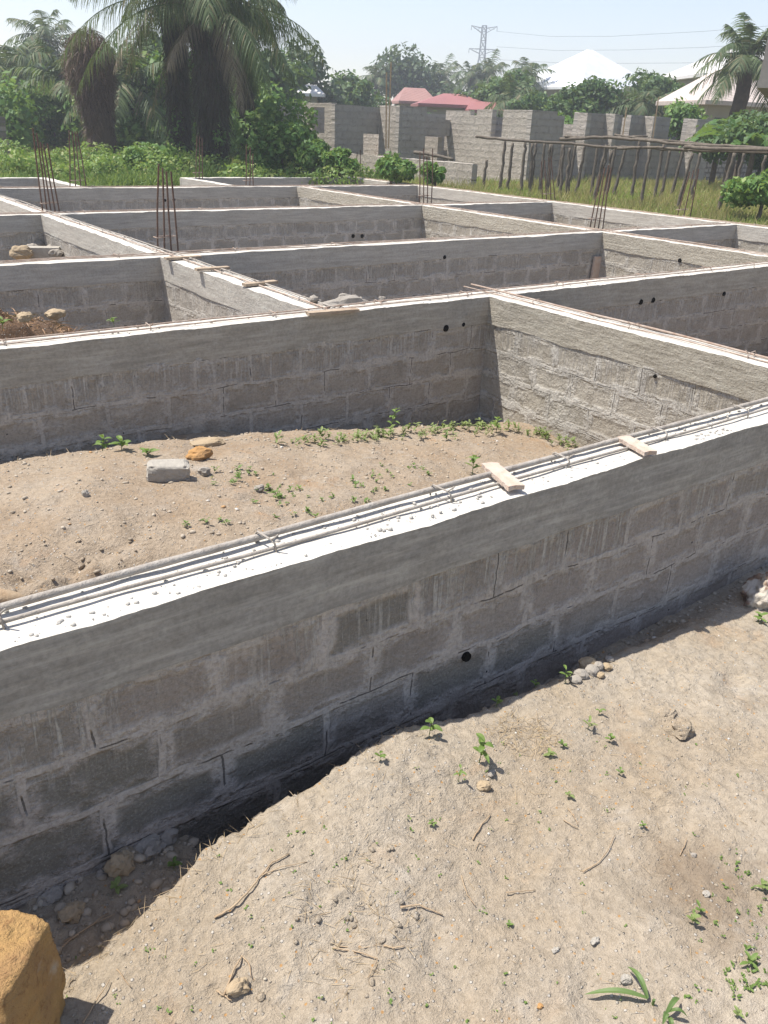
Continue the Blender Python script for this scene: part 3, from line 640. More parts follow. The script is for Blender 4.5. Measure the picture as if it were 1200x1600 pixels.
# dead palm wrapped in brown vines
b = onz(163, 262, ZF); t = thing('dead_palm', 'headless dead palm smothered in brown dry vines, bulging at the top', 'dead palm', tuple(b))
trunk(t, b, b+Vector((-.12, 0, 3.6)), .40, .42, seed=21, knob=.25)
rng = np.random.RandomState(8); n = 15000
prof_z = np.array([0, .7, 1.3, 1.9, 2.6, 3.2, 3.7, 4.05]); prof_r = np.array([.40, .38, .40, .50, .66, .72, .56, .12])
z = rng.uniform(.0, 4.05, n); keep = rng.uniform(0, .85, n) < np.interp(z, prof_z, prof_r); z = z[keep]; n = len(z); a = rng.uniform(0, 6.283, n)
rr = np.interp(z, prof_z, prof_r)*rng.uniform(.75, 1.08, n)*(1+.10*np.sin(a*3+z*2)); B = np.stack([b.x-.10*z/3+rr*np.cos(a), b.y+rr*np.sin(a), b.z+z], 1)
D = np.stack([np.cos(a)*.25, np.sin(a)*.25, -np.ones(n)], 1)+rng.normal(size=(n, 3))*.55; D /= np.linalg.norm(D, axis=1)[:, None]
sd = np.cross(D, rng.normal(size=(n, 3))); sd /= np.linalg.norm(sd, axis=1)[:, None]
V, Fq = strips(B, D, rng.uniform(.12, .40, n), .022, sd, .2, 3)
low = B[:, 2] < b.z+1.3
np_mesh('vines', V, Fq, M['vine'], t)
# ------------------------------------------------------------------ smaller palms far and near
def palm(label, px, py, d, L, seed, n=22, tr=.16, mat=None, group='distant palms', nl=26, lw=.10, el=(-.5, 1.3), gz=None):
    rng = np.random.RandomState(seed); c = atd(px, py, d); gz = h_field(c.x, c.y) if gz is None else gz
    t = thing('palm_tree', label, 'palm tree', (c.x, c.y, gz), group); trunk(t, (c.x, c.y, gz), c, tr*1.3, tr, seed=seed)
    V, Fq = palm_crown(c, n, L, rng, el, (.35, .7), nl, L*.24, lw, .5); np_mesh('crown', V, Fq, mat or M['palm'], t); return t
palm('distant palm with round crown just right of the wooden poles', 690, 120, 95, 3.6, 31)
palm('slim pale distant palm left of the pylon foot', 737, 122, 90, 3.0, 32, n=18)
palm('taller distant palm directly below the pylon', 763, 115, 90, 3.2, 33)
palm('distant palm in hazy light left of the white roof', 826, 118, 80, 3.0, 34, n=18)
palm('small distant palm above the unfinished house, left of the wooden poles', 588, 122, 90, 2.8, 35)
palm('hazy palm at upper left behind the meadow', 72, 62, 62, 3.6, 36)
palm('hazy drooping palm beside the left edge', 10, 110, 48, 3.2, 37, n=16)
palm('drooping palm between the left trees and the dead palm', 98, 115, 40, 3.0, 38, n=18)
palm('low drooping palm behind the dead palm, right of it', 205, 130, 36, 3.0, 39, n=18)
palm('dark palm leaning over the beige roofs at right', 1168, 92, 42, 2.7, 40, n=26, tr=.28, group=None, nl=34, lw=.08)
palm('low palm fronds in front of the white roofed house', 800, 160, 55, 2.6, 41, n=14)
palm('wind swept palm bush between white and beige roofs', 1005, 165, 50, 2.6, 42, n=22, el=(-.4, .9))
# ------------------------------------------------------------------ bushes, trees, banana plants
BG = 'green bushes behind the foundation'
for lab, px, py, d, R, n, leaf, sd in [
  ('leafy green bush right of the palm trunks, left of the unfinished house', 438, 226, 25.0, (.95, .8, .78), 4600, .15, 1),
  ('tall green bush against the left corner of the unfinished house', 487, 241, 24.0, (.62, .6, .42), 3000, .14, 2),
  ('low green bush below the corner of the unfinished house', 530, 252, 23.4, (.55, .5, .34), 2200, .13, 3),
  ('round shrub of big leaves in front of the lit house footing', 611, 257, 22.0, (.58, .5, .42), 2600, .12, 4),
  ('yellow green bush between the trunks and the leafy bush', 415, 248, 25.0, (.95, .6, .50), 2600, .11, 5),
  ('tall dark green thicket behind the right palm trunk', 408, 195, 31.0, (1.2, 1.2, 1.4), 3800, .20, 6),
  ('dark thicket between the dead palm and the thick palms', 235, 170, 36.0, (2.0, 1.2, 1.6), 4200, .22, 7),
  ('rounded bright green bush at left beyond the meadow', 78, 178, 40.0, (1.7, 1.2, .95), 4200, .17, 8),
  ('low leafy clump at the foot of the slimmer palm', 235, 252, 25.0, (1.0, .6, .55), 1800, .12, 9),
  ('bright weedy clump left of the dead palm foot', 200, 262, 24.0, (.8, .6, .48), 2400, .12, 10),
  ('green thicket behind the palm trunks', 330, 190, 36.0, (2.6, 1.3, 2.0), 5200, .22, 11),
  ('leafy weed cluster in front of the dead palm', 130, 268, 24.5, (.8, .5, .26), 1500, .11, 12),
  ('small palm like weed beside the starter bars at centre', 680, 272, 21.5, (.38, .35, .26), 700, .13, 13),
  ('green bush at the far right edge behind the pole frame', 1192, 298, 20.0, (1.5, .9, .50), 3200, .11, 14),
  ('leafy shrub behind the pillars of the unfinished house', 889, 200, 36.0, (.9, .8, .7), 1600, .16, 15)]:
    if 'palm trunks' in lab and px == 330: pass
    tree('bush', lab, 'bush', cx(px, py, d), R, n, leaf, M['bush'], 8, .5, sd, BG, tr=.05)
TG = 'distant trees along the horizon'
for lab, px, py, d, R, n, leaf, mt, sd in [
  ('dark rounded tree behind the left meadow at the photo edge', 20, 150, 60, (5, 3, 2.8), 4200, .45, 'treeb', 51),
  ('hazy tree mass at upper left, right of the edge tree', 72, 140, 64, (5.5, 3, 3.0), 4200, .5, 'treeb', 52),
  ('broad tree between the dead palm and the left palms', 125, 135, 55, (3.2, 3, 2.6), 3600, .4, 'treeb', 53),
  ('deep green tree behind the thick palms', 240, 140, 50, (4.0, 3, 3.4), 4200, .38, 'tree', 54),
  ('deep green tree right behind the palm crowns', 400, 138, 48, (3.6, 3, 2.7), 4200, .36, 'tree', 55),
  ('tree with light sprays left of the unfinished house', 470, 148, 60, (3.2, 3, 2.6), 3200, .4, 'treeb', 56),
  ('lighter leafy tree above the left wall of the unfinished house', 548, 150, 62, (3.2, 3, 1.7), 3000, .36, 'tree', 57),
  ('dark round treetop left of the distant round palm', 632, 128, 92, (4.2, 3, 3.2), 2800, .5, 'treeb', 58),
  ('dark treetops behind the red roofs', 668, 145, 96, (4.6, 3, 2.8), 2800, .5, 'treeb', 59),
  ('broad dark tree below the pylon', 722, 150, 92, (4.2, 3, 2.6), 2800, .5, 'treeb', 60),
  ('bushy tree beyond the house, right of the pylon', 775, 152, 60, (3.0, 2.5, 1.8), 3000, .32, 'tree', 61),
  ('pale hazy tree in front of the white roof', 912, 160, 50, (2.0, 1.6, 1.6), 4200, .24, 'tree', 62),
  ('bushy tree left of the white roofed house', 838, 170, 52, (1.8, 2, 1.0), 2400, .24, 'tree', 63),
  ('rounded dark tree right of the white roof', 1032, 150, 55, (2.0, 2, 1.6), 3000, .26, 'tree', 64),
  ('tree in front of the beige roof, left side', 1085, 168, 50, (1.3, 1.2, 1.1), 2000, .22, 'tree', 65),
  ('small far tree at the right of the pillars', 1065, 190, 38, (.9, .9, .9), 1800, .17, 'bush', 66),
  ('deep shade tree at left edge above the low block pile', 8, 190, 38, (1.4, 1.2, 1.4), 2600, .2, 'tree', 67),
  ('wide low thicket beyond the left meadow', 40, 175, 56, (6, 3, 1.6), 3600, .36, 'tree', 68),
  ('thicket beyond the meadow behind the dead palm', 175, 175, 50, (3.2, 3, 1.8), 3200, .32, 'tree', 69),
  ('low tree line right behind the unfinished house', 800, 185, 70, (5, 3, 2.0), 3000, .36, 'tree', 70),
  ('low tree line left behind the unfinished house', 560, 180, 66, (5, 3, 1.4), 3000, .36, 'tree', 71)]:
    tree('tree', lab, 'tree', cx(px, py, d), R, n, leaf, M[mt], 12, .42, sd, TG, ground=h_field(*cx(px, py, d)[:2]))
def banana(label, px, py, d, h, n, seed, group='banana plants at the right'):
    rng = np.random.RandomState(seed); b = atd(px, py, d); b.z = h_field(b.x, b.y)
    t = thing('banana_plant', label, 'banana plant', tuple(b), group); parts = []
    mb = MB(); mb.tube([b, b+Vector((0, 0, h*.55))], [.11, .07], 8); mb.build('stem', M['bark'], t)
    for i in range(n):
        az = i*2.4+rng.uniform(-.3, .3); L = h*rng.uniform(.55, .8); e = rng.uniform(.6, 1.35); w0 = rng.uniform(.30, .42)
        hh = np.array([math.cos(az), math.sin(az), 0]); sd = np.array([-hh[1], hh[0], 0]); tt = np.linspace(0, 1, 11)
        pts = np.array([np.array([b.x, b.y, b.z+h*.5])+hh*L*math.cos(e)*q*1.2+np.array([0, 0, L*math.sin(e)*q-L*.75*q**2.4]) for q in tt])
        wd = w0*np.sin(np.pi*np.clip(tt*.9+.08, 0, 1))**.6
        for s in (-1, 1):
            ed = pts+sd*(s*wd*.5)[:, None]; ed[:, 2] += .16*wd*rng.uniform(.3, 1.4)
            for k in range(10):                                             # blade torn into strips
                j = rng.uniform(-.05, .05); q = np.stack([pts[k], pts[k+1], ed[k+1]+[0, 0, j], ed[k]*.85+ed[k+1]*.15+[0, 0, j]]); parts.append((q, np.array([[0, 1, 2, 3]])))
    V, Fq = join(parts); np_mesh('leaves', V, Fq, M['banana'], t); return t
for i, (lab, px, d, h) in enumerate([('banana plant right of the last pillar, nearest to it', 1128, 33, 2.5), ('banana plant below the leaning palm', 1150, 31, 2.8), ('banana plant at the right edge below the brick gable', 1185, 30, 2.5),
        ('low banana plant behind the rough block fence', 1165, 35, 3.2), ('banana plant in front of the beige roof', 1110, 38, 3.0)]):
    banana(lab, px, 200, d, h, 11, 70+i)
for i, (lab, px, d, h) in enumerate([('banana plant with broad leaves at the left edge', 12, 40, 3.1), ('banana plant right of the left edge one, partly in shade', 48, 42, 2.4)]):
    banana(lab, px, 190, d, h, 10, 80+i, 'banana plants at the left')
for lab, px, d, R, sd in [('leafy mass of climbing plants under the banana leaves', 1150, 34, (2.3, 1.2, 1.0), 91), ('climbing plants at the right edge below the gable', 1195, 31, (1.4, 1, 1.1), 92)]:
    c = cx(px, 215, d); tree('bush', lab, 'bush', c, R, 4200, .17, M['tree'], 9, .5, sd, BG, tr=.05)
# sapling in front of the doorway
b = onz(590, 262, ZF); t = thing('sapling', 'thin young tree with leaves up its stem beside the timber trestle', 'sapling', tuple(b))
q = atd(583, 197, math.hypot(b.x, b.y)); mb = MB(); mb.tube([b, b.lerp(q, .5)+Vector((.05, 0, 0)), q], [.03, .02, .01], 6); mb.build('trunk', M['bark'], t)
V, Fq = leaves([(np.array(b.lerp(q, k)), (.16, .16, .22)) for k in (.25, .4, .55, .7, .85, 1)], 420, .12, rng=np.random.RandomState(3)); np_mesh('crown', V, Fq, M['bush'], t)
# ------------------------------------------------------------------ grass
def field_grass(name, label, n, region, h, wd, mat, seed, lean=.3, den=None):
    rng = np.random.RandomState(seed); x0, x1, y0, y1 = region
    X = rng.uniform(x0, x1, n*2); Yy = rng.uniform(y0, y1, n*2)
    dens = np.array([.5+.9*noise.noise(Vector((a*.55, b_*.55, seed))) for a, b_ in zip(X, Yy)])
    k = rng.uniform(0, 1, n*2) < np.clip(dens+.25, .08, 1)
    if den: k &= np.array([den(a, b_) for a, b_ in zip(X, Yy)])
    X = X[k]; Yy = Yy[k]; m = len(X); Z = np.array([h_field(a, b_) for a, b_ in zip(X, Yy)])-.02
    hh = h*rng.uniform(.4, 1.25, m)*np.clip(.65+.7*np.array([noise.noise(Vector((a*.9, b_*.9, seed+5))) for a, b_ in zip(X, Yy)]), .3, 1.4)
    D = rng.normal(size=(m, 3))*lean; D[:, 2] = 1; D /= np.linalg.norm(D, axis=1)[:, None]
    sd = np.cross(D, rng.normal(size=(m, 3))); sd /= np.linalg.norm(sd, axis=1)[:, None]
    V, Fq = strips(np.stack([X, Yy, Z], 1), D, hh, wd, sd, lean*.8, 2)
    return tag(np_mesh(name, V, Fq, mat), label, 'grass', None, 'stuff')
field_grass('tall_grass', 'straw coloured tall grass under the pole frame', 42000, (13.55, 30, 4, 21), .50, .022, M['grass_s'], 1)
field_grass('tall_grass', 'green weeds and grass among the straw under the pole frame', 22000, (13.55, 30, 4, 21), .42, .030, M['grass_g'], 2, .4)
field_grass('meadow_grass', 'bright green meadow grass beyond the far walls at left', 70000, (1, 20, 19.8, 40), .55, .035, M['grass_g'], 3, .4)
field_grass('meadow_grass', 'dry straw grass patches in the left meadow', 16000, (3, 16, 22, 44), .60, .030, M['grass_s'], 4, .3)
field_grass('meadow_grass', 'tall reedy green blades along the far wall', 16000, (3, 15, 19.8, 25), .75, .038, M['weed'], 5, .4)

# ------------------------------------------------------------------ undergrowth closing the view under the far trees
def thicket(name, label, segs, n, leaf, mat, seed):
    rng = np.random.RandomState(seed); bl = []
    for px0, px1, d0, d1, h in segs:
        for i in range(int((px1-px0)/22)+1):
            px = px0+i*22+rng.uniform(-8, 8); d = rng.uniform(d0, d1); p = atd(px, 200, d); g0 = h_field(p.x, p.y); hh = h*rng.uniform(.6, 1.2)
            bl.append(((p.x, p.y, g0+hh*.45), (1.1*d/40, 1.1*d/40, hh*.6)))
    V, Fq = leaves(bl, n, leaf, rng=rng); return tag(np_mesh(name, V, Fq, mat), label, 'undergrowth', None, 'stuff')
thicket('undergrowth', 'dark wild undergrowth closing the meadow below the palms', [(-60, 470, 36, 44, 2.6)], 26000, .24, M['bush'], 301)
thicket('undergrowth', 'distant scrub along the horizon behind the unfinished house', [(380, 1300, 50, 62, 2.2), (380, 1300, 75, 90, 3.0)], 30000, .38, M['tree'], 302)
thicket('undergrowth', 'wild yellow green weeds growing up to the far foundation walls at left', [(-20, 560, 22.8, 26, .62), (-20, 300, 23, 28, .75)], 26000, .10, M['wildweed'], 303)
# ------------------------------------------------------------------ unfinished block house
HX = block_mat('house_blocks_x', 'x', (.40,.365,.325), (.48,.445,.40), (.39,.36,.32), 41.0, z0=.02, streak=0, smear=.3, dark=.15)
HY = block_mat('house_blocks_y', 'y', (.47,.42,.365), (.55,.50,.43), (.45,.41,.355), 43.0, z0=.02, streak=0, smear=.3, dark=.15)
house = thing('unfinished_house', 'roofless grey block house under construction with pillars and empty window openings', 'building', (21.3, 21.07, ZF))
PY_H = 205
def xa(px, yp, py=PY_H): return onp(px, py, 1, yp).x
def yb(px, xp, py=PY_H): return onp(px, py, 0, xp).y
def hw(ax, pl, a0, a1, z0, z1, th=.2, part='wall', mat=None):
    mb = MB(); a0, a1 = min(a0, a1), max(a0, a1)
    if ax == 'x': mb.box((a0, pl, z0), (a1, pl+th, z1))
    else: mb.box((pl, a0, z0), (pl+th, a1, z1))
    # ragged upper edge: some blocks of a last course, missing here and there
    mb.build(part, mat or (HX if ax == 'x' else HY), house)
G0 = ZF-.3; ZT = 1.94
X1, X3, X5 = 16.85, 18.72, 21.294; Y2_, Y4_, Y6_ = 26.0, 24.83, 21.07
ye = yb(472, X1); yw0 = yb(507, X1, 180); yw1 = yb(488, X1, 180)
hw('y', X1, Y2_+.2, yw0, G0, ZT); hw('y', X1, yw1, ye, G0, ZT); hw('y', X1+.002, yw0, yw1, G0, .98); hw('y', X1+.002, yw0, yw1, 1.80, ZT-.004)
xo = xa(568, Y2_)
hw('x', Y2_, X1, xo, G0, ZT-.04); hw('x', Y2_+.002, xo, X3, 1.02, ZT-.06)
hw('y', X3, Y4_+.2, Y2_-.002, G0, ZT); hw('x', Y4_, X3, xa(665, Y4_), G0, ZT)
hw('y', 20.3, 26.2, 29.5, G0, 1.7); hw('x', 29.8, X1, 31.4, G0, 1.85); hw('x', 26.6, 20.6, 24.5, G0, 1.55)
xl = xa(665, Y4_); hw('x', Y4_+.3, xl+.02, X5-.02, 1.05, 1.58, part='lintel'); hw('y', 20.95, Y4_+.55, 26.55, G0, 1.0)
n1, n2 = yb(733, X5), yb(743, X5); m1, m2 = yb(767, X5), yb(784, X5)
hw('y', X5, n1, Y4_+.6, G0, ZT-.05); hw('y', X5+.002, n2, n1, G0, 1.75); hw('y', X5, m1, n2, G0, ZT); hw('y', X5+.002, m2, m1, G0, 1.10); hw('y', X5, Y6_+.2, m2, G0, ZT)
hw('x', 23.3, X5+.25, 24.6, G0, 1.72); hw('y', 24.8, Y6_+.3, 26, G0, 1.6); hw('y', 28.0, Y6_+.3, 27, G0, 1.75)
SILL = 1.20
hw('x', Y6_, X5, xa(868, Y6_), G0, ZT); hw('x', Y6_+.002, xa(868, Y6_), xa(880, Y6_), G0, 1.82)
def pil(p0, p1, zt, zl=None): hw('x', Y6_, xa(p0, Y6_), xa(p1, Y6_), G0, zt)
for p0, p1 in ((880, 901), (970, 983), (1045, 1072)): hw('x', Y6_+.004, xa(p0, Y6_), xa(p1, Y6_), G0, SILL if p0 < 1000 else 1.12)
pil(901, 970, ZT+.02); pil(983, 1045, ZT+.04); pil(1072, 1113, ZT+.05)
for p in (900, 943, 1004, 1072):                                      # returns of cross walls, sunlit on their left faces
    x = xa(p, Y6_); hw('y', x, Y6_-.42, Y6_-.002, G0, ZT+.03 if p != 900 else ZT, .2, 'pier')
hw('y', xa(1045, Y6_)-.2, Y6_+.2, Y6_+2.5, G0, ZT)
for p0, z in ((905, 2.17), (1012, 2.2), (1080, 2.2), (832, 2.1)):
    pass
# house footing in front
t = thing('house_footing', 'low sunlit block footing wall in front of the unfinished house', 'wall', (16.7, 21, ZF))
mb = MB(); slab(mb, 'y', yb(738, 16.5, 260), 25.7, 16.5, 16.7, G0, .42, .4, .2, .01, seed=77, topamp=.02); mb.build('blockwork', HY, t)
# rough block garden wall
RB = block_mat('rough_fence_blocks', 'x', (.34,.31,.27), (.42,.39,.34), (.10,.09,.08), 51.0, z0=0, streak=0, smear=0, row=.2, wid=.36, dark=0)
t = thing('garden_wall', 'rough wall of bulging pale blocks with deep open joints, right of the last pillar', 'wall', (32, 22.5, ZF))
mb = MB(); slab(mb, 'x', 30.5, 47, 22.5, 22.7, G0, .72, .3, .2, .03, seed=78, topamp=.05); mb.build('blockwork', RB, t)
# block pillar at the left edge
LP = block_mat('left_pillar_blocks', 'y', (.24,.22,.19), (.34,.31,.27), (.14,.12,.10), 61.0, z0=0, streak=0, dark=0, wid=.3)
b = onz(4, 252, ZF); t = thing('block_pillar', 'rough stacked block pillar in the grass at the left edge of the photo', 'pillar', tuple(b))
mb = MB()
for i in range(6): mb.box((b.x-.24+.03*(i % 2), b.y-.24+.02*(i % 3), b.z+.235*i), (b.x+.20+.02*(i % 3), b.y+.22, b.z+.235*i+.222))
mb.build('blockwork', LP, t)
# orange earth heap in front of the footing
def heap(name, label, cat, c, R, h, mat, seed=0, amp=.3, n=34):
    V = []; Fq = []
    for j in range(n+1):
        for i in range(n+1):
            u, v = i/n*2-1, j/n*2-1; q = math.hypot(u, v); x = c[0]+u*R[0]; y = c[1]+v*R[1]
            z = h*max(0, 1-q*q)**.8*(1+amp*fbm(x, y, seed, 4, 2.2/max(R)*1.2))+h*.12*fbm(x, y, seed+2, 3, 8/max(R))*(1 if q < 1 else 0)
            V.append((x, y, c[2]-.06+z))
    Fq = [(j*(n+1)+i, j*(n+1)+i+1, (j+1)*(n+1)+i+1, (j+1)*(n+1)+i) for j in range(n) for i in range(n)]
    V = [(a-c[0], b-c[1], d-c[2]) for a, b, d in V]
    o = np_mesh(name, V, Fq, mat, None, True); o.location = c; return tag(o, label, cat)
M['orange'] = soil_mat('orange_earth', (.48,.26,.12), (.55,.33,.17), (.45,.2,.08), (.45,.3,.2), .6)
M['darksoil'] = soil_mat('dark_root_soil', (.17,.105,.065), (.23,.15,.10), (.30,.15,.06), (.13,.10,.08), .6, 1.3)
c = onz(577, 268, ZF); heap('earth_heap', 'small heap of orange earth beside the round shrub', 'heap', (c.x, c.y, ZF), (.9, .7), .45, M['orange'], 3)
# timber trestle and props
b = onz(595, 265, ZF); D = math.hypot(b.x, b.y)+1.2
t = thing('trestle', 'pale timber trestle standing before the lit doorway of the unfinished house', 'trestle', (b.x, b.y, ZF))
for (a, c_, wd) in [((574, 206), (617, 207), .07), ((594, 207), (605, 236), .07), ((578, 207), (575, 238), .05), ((606, 207), (604, 240), .05), ((612, 207), (617, 240), .05), ((588, 231), (616, 234), .05)]:
    mb = MB(); mb.beam(atd(*a, D), atd(*c_, D+random.uniform(-.2, .2)), wd, .05); mb.build('timber', M['plank'], t)
for lab, a, c_, d, wd in [('tall upright plank rising above the unfinished house, right one of two', (611, 97), (607, 232), 27.2, .12), ('slightly shorter upright plank beside the tall one', (604, 113), (603, 232), 27.5, .12),
    ('slanting timber prop between two pillars, bright yellow', (979, 168), (973, 212), 30.2, .09), ('timber prop leaning behind the pillar near the beige roofs', (1029, 152), (1020, 215), 33, .09)]:
    a3, b3 = atd(*a, d), atd(*c_, d); mb = MB(); mb.beam(Vector(tuple(v-w_ for v, w_ in zip(a3, b3))), Vector((0, 0, 0)), wd, .04)
    o = mb.build('timber_prop', M['plank']); o.location = b3; tag(o, lab, 'timber', 'upright timbers at the unfinished house')
# ------------------------------------------------------------------ houses beyond
def sheet_mat(name, c, rough=.4, metal=.3):
    g = NT(name, rough, .5); P = g.obj(); s = g.xyz(P); wv = g.math('SINE', g.math('MULTIPLY', g.math('ADD', s[0], s[1]), 22))
    g.color(g.mix(g.ramp(g.noise(P, .8, 4), .3, .7), c, [x*.82 for x in c])); g.b.inputs['Metallic'].default_value = metal; g.bump(wv, .4, .03); return g.m
M['rw'] = sheet_mat('zinc_roof', (.85,.86,.88), .32, .25); M['rr'] = sheet_mat('red_sheet_roof', (.33,.13,.12), .5, 0); M['rs'] = sheet_mat('salmon_sheet_roof', (.36,.19,.16), .55, 0)
M['rb'] = sheet_mat('beige_sheet_roof', (.55,.47,.42), .5, 0); M['rwb'] = sheet_mat('pale_sheet_roof', (.72,.69,.66), .5, 0)
M['hw'] = simple_mat('house_plaster', (.36,.34,.27), (.30,.28,.22), 1.5, .9, .3, 8); M['glass'] = simple_mat('dark_window', (.03,.035,.04), None, 3, .25, 0, 1, .5); M['concrete'] = simple_mat('bare_concrete', (.30,.28,.25), (.22,.20,.18), 2.5, .9, .5, 9)
def hip_house(label, px, d, hx, hy, ze, za, yaw, roofm, ridge=0.0, group=None, over=.5):
    c = atd(px, 200, d); g0 = h_field(c.x, c.y)-.2
    t = thing('house', label, 'house', (c.x, c.y, g0), group); R = Matrix.Rotation(yaw, 3, 'Z')
    W = lambda x, y, z: Vector((c.x, c.y, 0))+R @ Vector((x, y, 0))+Vector((0, 0, z))
    mb = MB(); wx, wy = hx-over, hy-over
    vs = [W(sx*wx, sy*wy, z) for z in (g0, ze) for sx, sy in ((-1,-1),(1,-1),(1,1),(-1,1))]
    mb.add(vs, [(0,1,5,4),(1,2,6,5),(2,3,7,6),(3,0,4,7)]); mb.build('wall', M['hw'], t)
    mb = MB(); e = [W(sx*hx, sy*hy, ze+dz) for dz in (-.18, 0) for sx, sy in ((-1,-1),(1,-1),(1,1),(-1,1))]; r = [W(-ridge, 0, za), W(ridge, 0, za)]
    mb.add(e+r, [(0,1,5,4),(1,2,6,5),(2,3,7,6),(3,0,4,7),(3,2,1,0),(4,5,9,8),(6,7,8,9),(5,6,9),(7,4,8)]); mb.build('roof', roofm, t)
    for sx, sy in ((0, -1), (0, 1), (-1, 0), (1, 0)):
        for k in (-.5, .5):
            q = W(sx*wx+(k*wx if not sx else 0), sy*wy+(k*wy if not sy else 0), 0); u = R @ Vector((abs(sy), abs(sx), 0)); nn = R @ Vector((sx, sy, 0))
            mb = MB(); zc = ze-1.3; a = q-u*.6+nn*.03; b_ = q+u*.6+nn*.03
            mb.add([Vector((a.x, a.y, zc-.6)), Vector((b_.x, b_.y, zc-.6)), Vector((b_.x, b_.y, zc+.6)), Vector((a.x, a.y, zc+.6))], [(0,1,2,3)]); mb.build('window', M['glass'], t)
    return t
hip_house('house with glaring white pyramid roof beyond the pillars', 907, 83, 5.0, 5.0, 4.85, 8.0, YAW+.55, M['rw'], .3, None, .9)
hip_house('low house with pinkish red sheet roof left of the pylon', 704, 60, 2.5, 2.2, 2.72, 3.40, YAW+.1, M['rr'], .6)
hip_house('low house with brownish salmon roof just right of the upright planks', 645, 70, 1.5, 1.6, 3.1, 4.05, YAW+.2, M['rs'], .8)
hip_house('small pink roof edge right of the red roof', 752, 58, 1.1, 1.3, 2.45, 2.95, YAW+.1, M['rr'], .8)
hip_house('house with beige roof behind banana plants at right', 1128, 48, 2.6, 2.2, 2.95, 4.35, YAW+.25, M['rb'], 1.0)
hip_house('house with bright pale roof behind the leaning palm', 1150, 64, 4.6, 4.0, 4.9, 6.55, YAW+.1, M['rwb'], 1.6)
hip_house('pale house wall glimpsed through leaves left of the unfinished house', 486, 58, .9, .9, 3.0, 3.5, YAW, M['rwb'], .3)
# two storey building cut by the right edge
c = atd(1191, 100, 24); t = thing('house', 'bare concrete upper storey and eave at the right edge of the photo', 'house', (c.x, c.y, ZF))
R_ = Matrix.Rotation(math.atan2(-c.x, c.y)-.06, 3, 'Z'); W = lambda x, y, z: Vector((c.x, c.y, 0))+R_ @ Vector((x, y, 0))+Vector((0, 0, z))
def obox(x0, x1, y0, y1, z0, z1):
    mb = MB(); mb.add([W(x, y, z) for z in (z0, z1) for x, y in ((x0, y0), (x1, y0), (x1, y1), (x0, y1))], [(0,3,2,1),(4,5,6,7),(0,1,5,4),(1,2,6,5),(2,3,7,6),(3,0,4,7)]); return mb
obox(0, 5, 0, 5, 2.62, 4.55).build('upper_wall', M['concrete'], t); obox(.7, 4.8, .5, 4.8, ZF-.2, 2.45).build('lower_wall', M['hw'], t)
obox(-.02, 5.1, -.02, 5.1, 2.45, 2.618).build('floor_slab', M['concrete'], t); obox(-.25, 5.3, -.4, 5.3, 4.63, 4.76).build('roof', M['rwb'], t); obox(.1, 5.0, -.1, 5.0, 4.552, 4.628).build('eave', M['glass'], t)
# ------------------------------------------------------------------ pylon and lines
M['steel'] = simple_mat('galvanised_steel', (.22,.24,.26), (.17,.19,.21), 2, .5, 0, 1, .4, .4)
c = atd(757, 40, 250); t = thing('pylon', 'tall lattice power pylon with three crossarms on the horizon', 'pylon', (c.x, c.y, 0)); zt = c.z
ax = Vector((AX.x, AX.y, 0)).normalized(); ay = Vector((-ax.y, ax.x, 0)); C0 = Vector((c.x, c.y, 0))
def pw(z): return .75+2.6*max(0, (zt-7-z)/(zt-7)) if z < zt-7 else .55+.2*(zt-z)/7
mb = MB(); zs = [0, 5, 9.5, 13.5, 16.5, 19, 21, 23, 25, zt]
cor = lambda z: [C0+ax*sx*pw(z)+ay*sy*pw(z)+Vector((0, 0, z)) for sx, sy in ((-1,-1),(1,-1),(1,1),(-1,1))]
for k in range(4): mb.tube([cor(z)[k] for z in zs], .11, 4)
for z0, z1 in zip(zs, zs[1:]):
    a, b = cor(z0), cor(z1)
    for k in range(4): mb.tube([a[k], b[(k+1) % 4]], .06, 4); mb.tube([a[(k+1) % 4], b[k]], .06, 4); mb.tube([b[k], b[(k+1) % 4]], .06, 4)
mb.build('lattice_mast', M['steel'], t); tips = []
for z, wd in ((zt-.6, 3.4), (zt-5.4, 3.6), (zt-9.4, 3.5)):
    mb = MB()
    for s in (-1, 1):
        tp_ = C0+ax*s*wd+Vector((0, 0, z+.5 if z > zt-2 else z)); tips.append(tp_)
        for sy in (-1, 1): mb.tube([C0+ax*s*pw(z)+ay*sy*pw(z)+Vector((0, 0, z)), tp_], .08, 4); mb.tube([C0+ax*s*pw(z)+ay*sy*pw(z)+Vector((0, 0, z-1.1)), tp_], .07, 4)
        for q in (.35, .65): mb.tube([C0+ax*s*wd*q+Vector((0, 0, z)), C0+ax*s*wd*(q+.15)+Vector((0, 0, z-.6*(1-q)))], .05, 4)
        mb.tube([tp_, tp_-Vector((0, 0, 1.0))], .07, 4)
    mb.build('crossarm', M['steel'], t)
for i, (lab, pts) in enumerate([('uppermost power line from the pylon to the right', [(776, 49), (860, 57), (950, 57), (1100, 49), (1230, 38)]), ('middle power line from the pylon to the right', [(776, 73), (870, 79), (980, 78), (1100, 74), (1230, 66)]),
        ('lowest power line from the pylon to the right', [(775, 93), (870, 98), (980, 99), (1100, 98), (1230, 94)])]):
    mb = MB(); P = [atd(x, y, 250-(x-776)*.10) for x, y in pts]; F2 = []
    for a in range(len(P)-1):
        for k in range(6): F2.append(P[a].lerp(P[a+1], k/6))
    mb.tube(F2+[P[-1]], .045, 4); tag(mb.build('power_line', M['steel']), lab, 'cable', 'power lines crossing the sky')
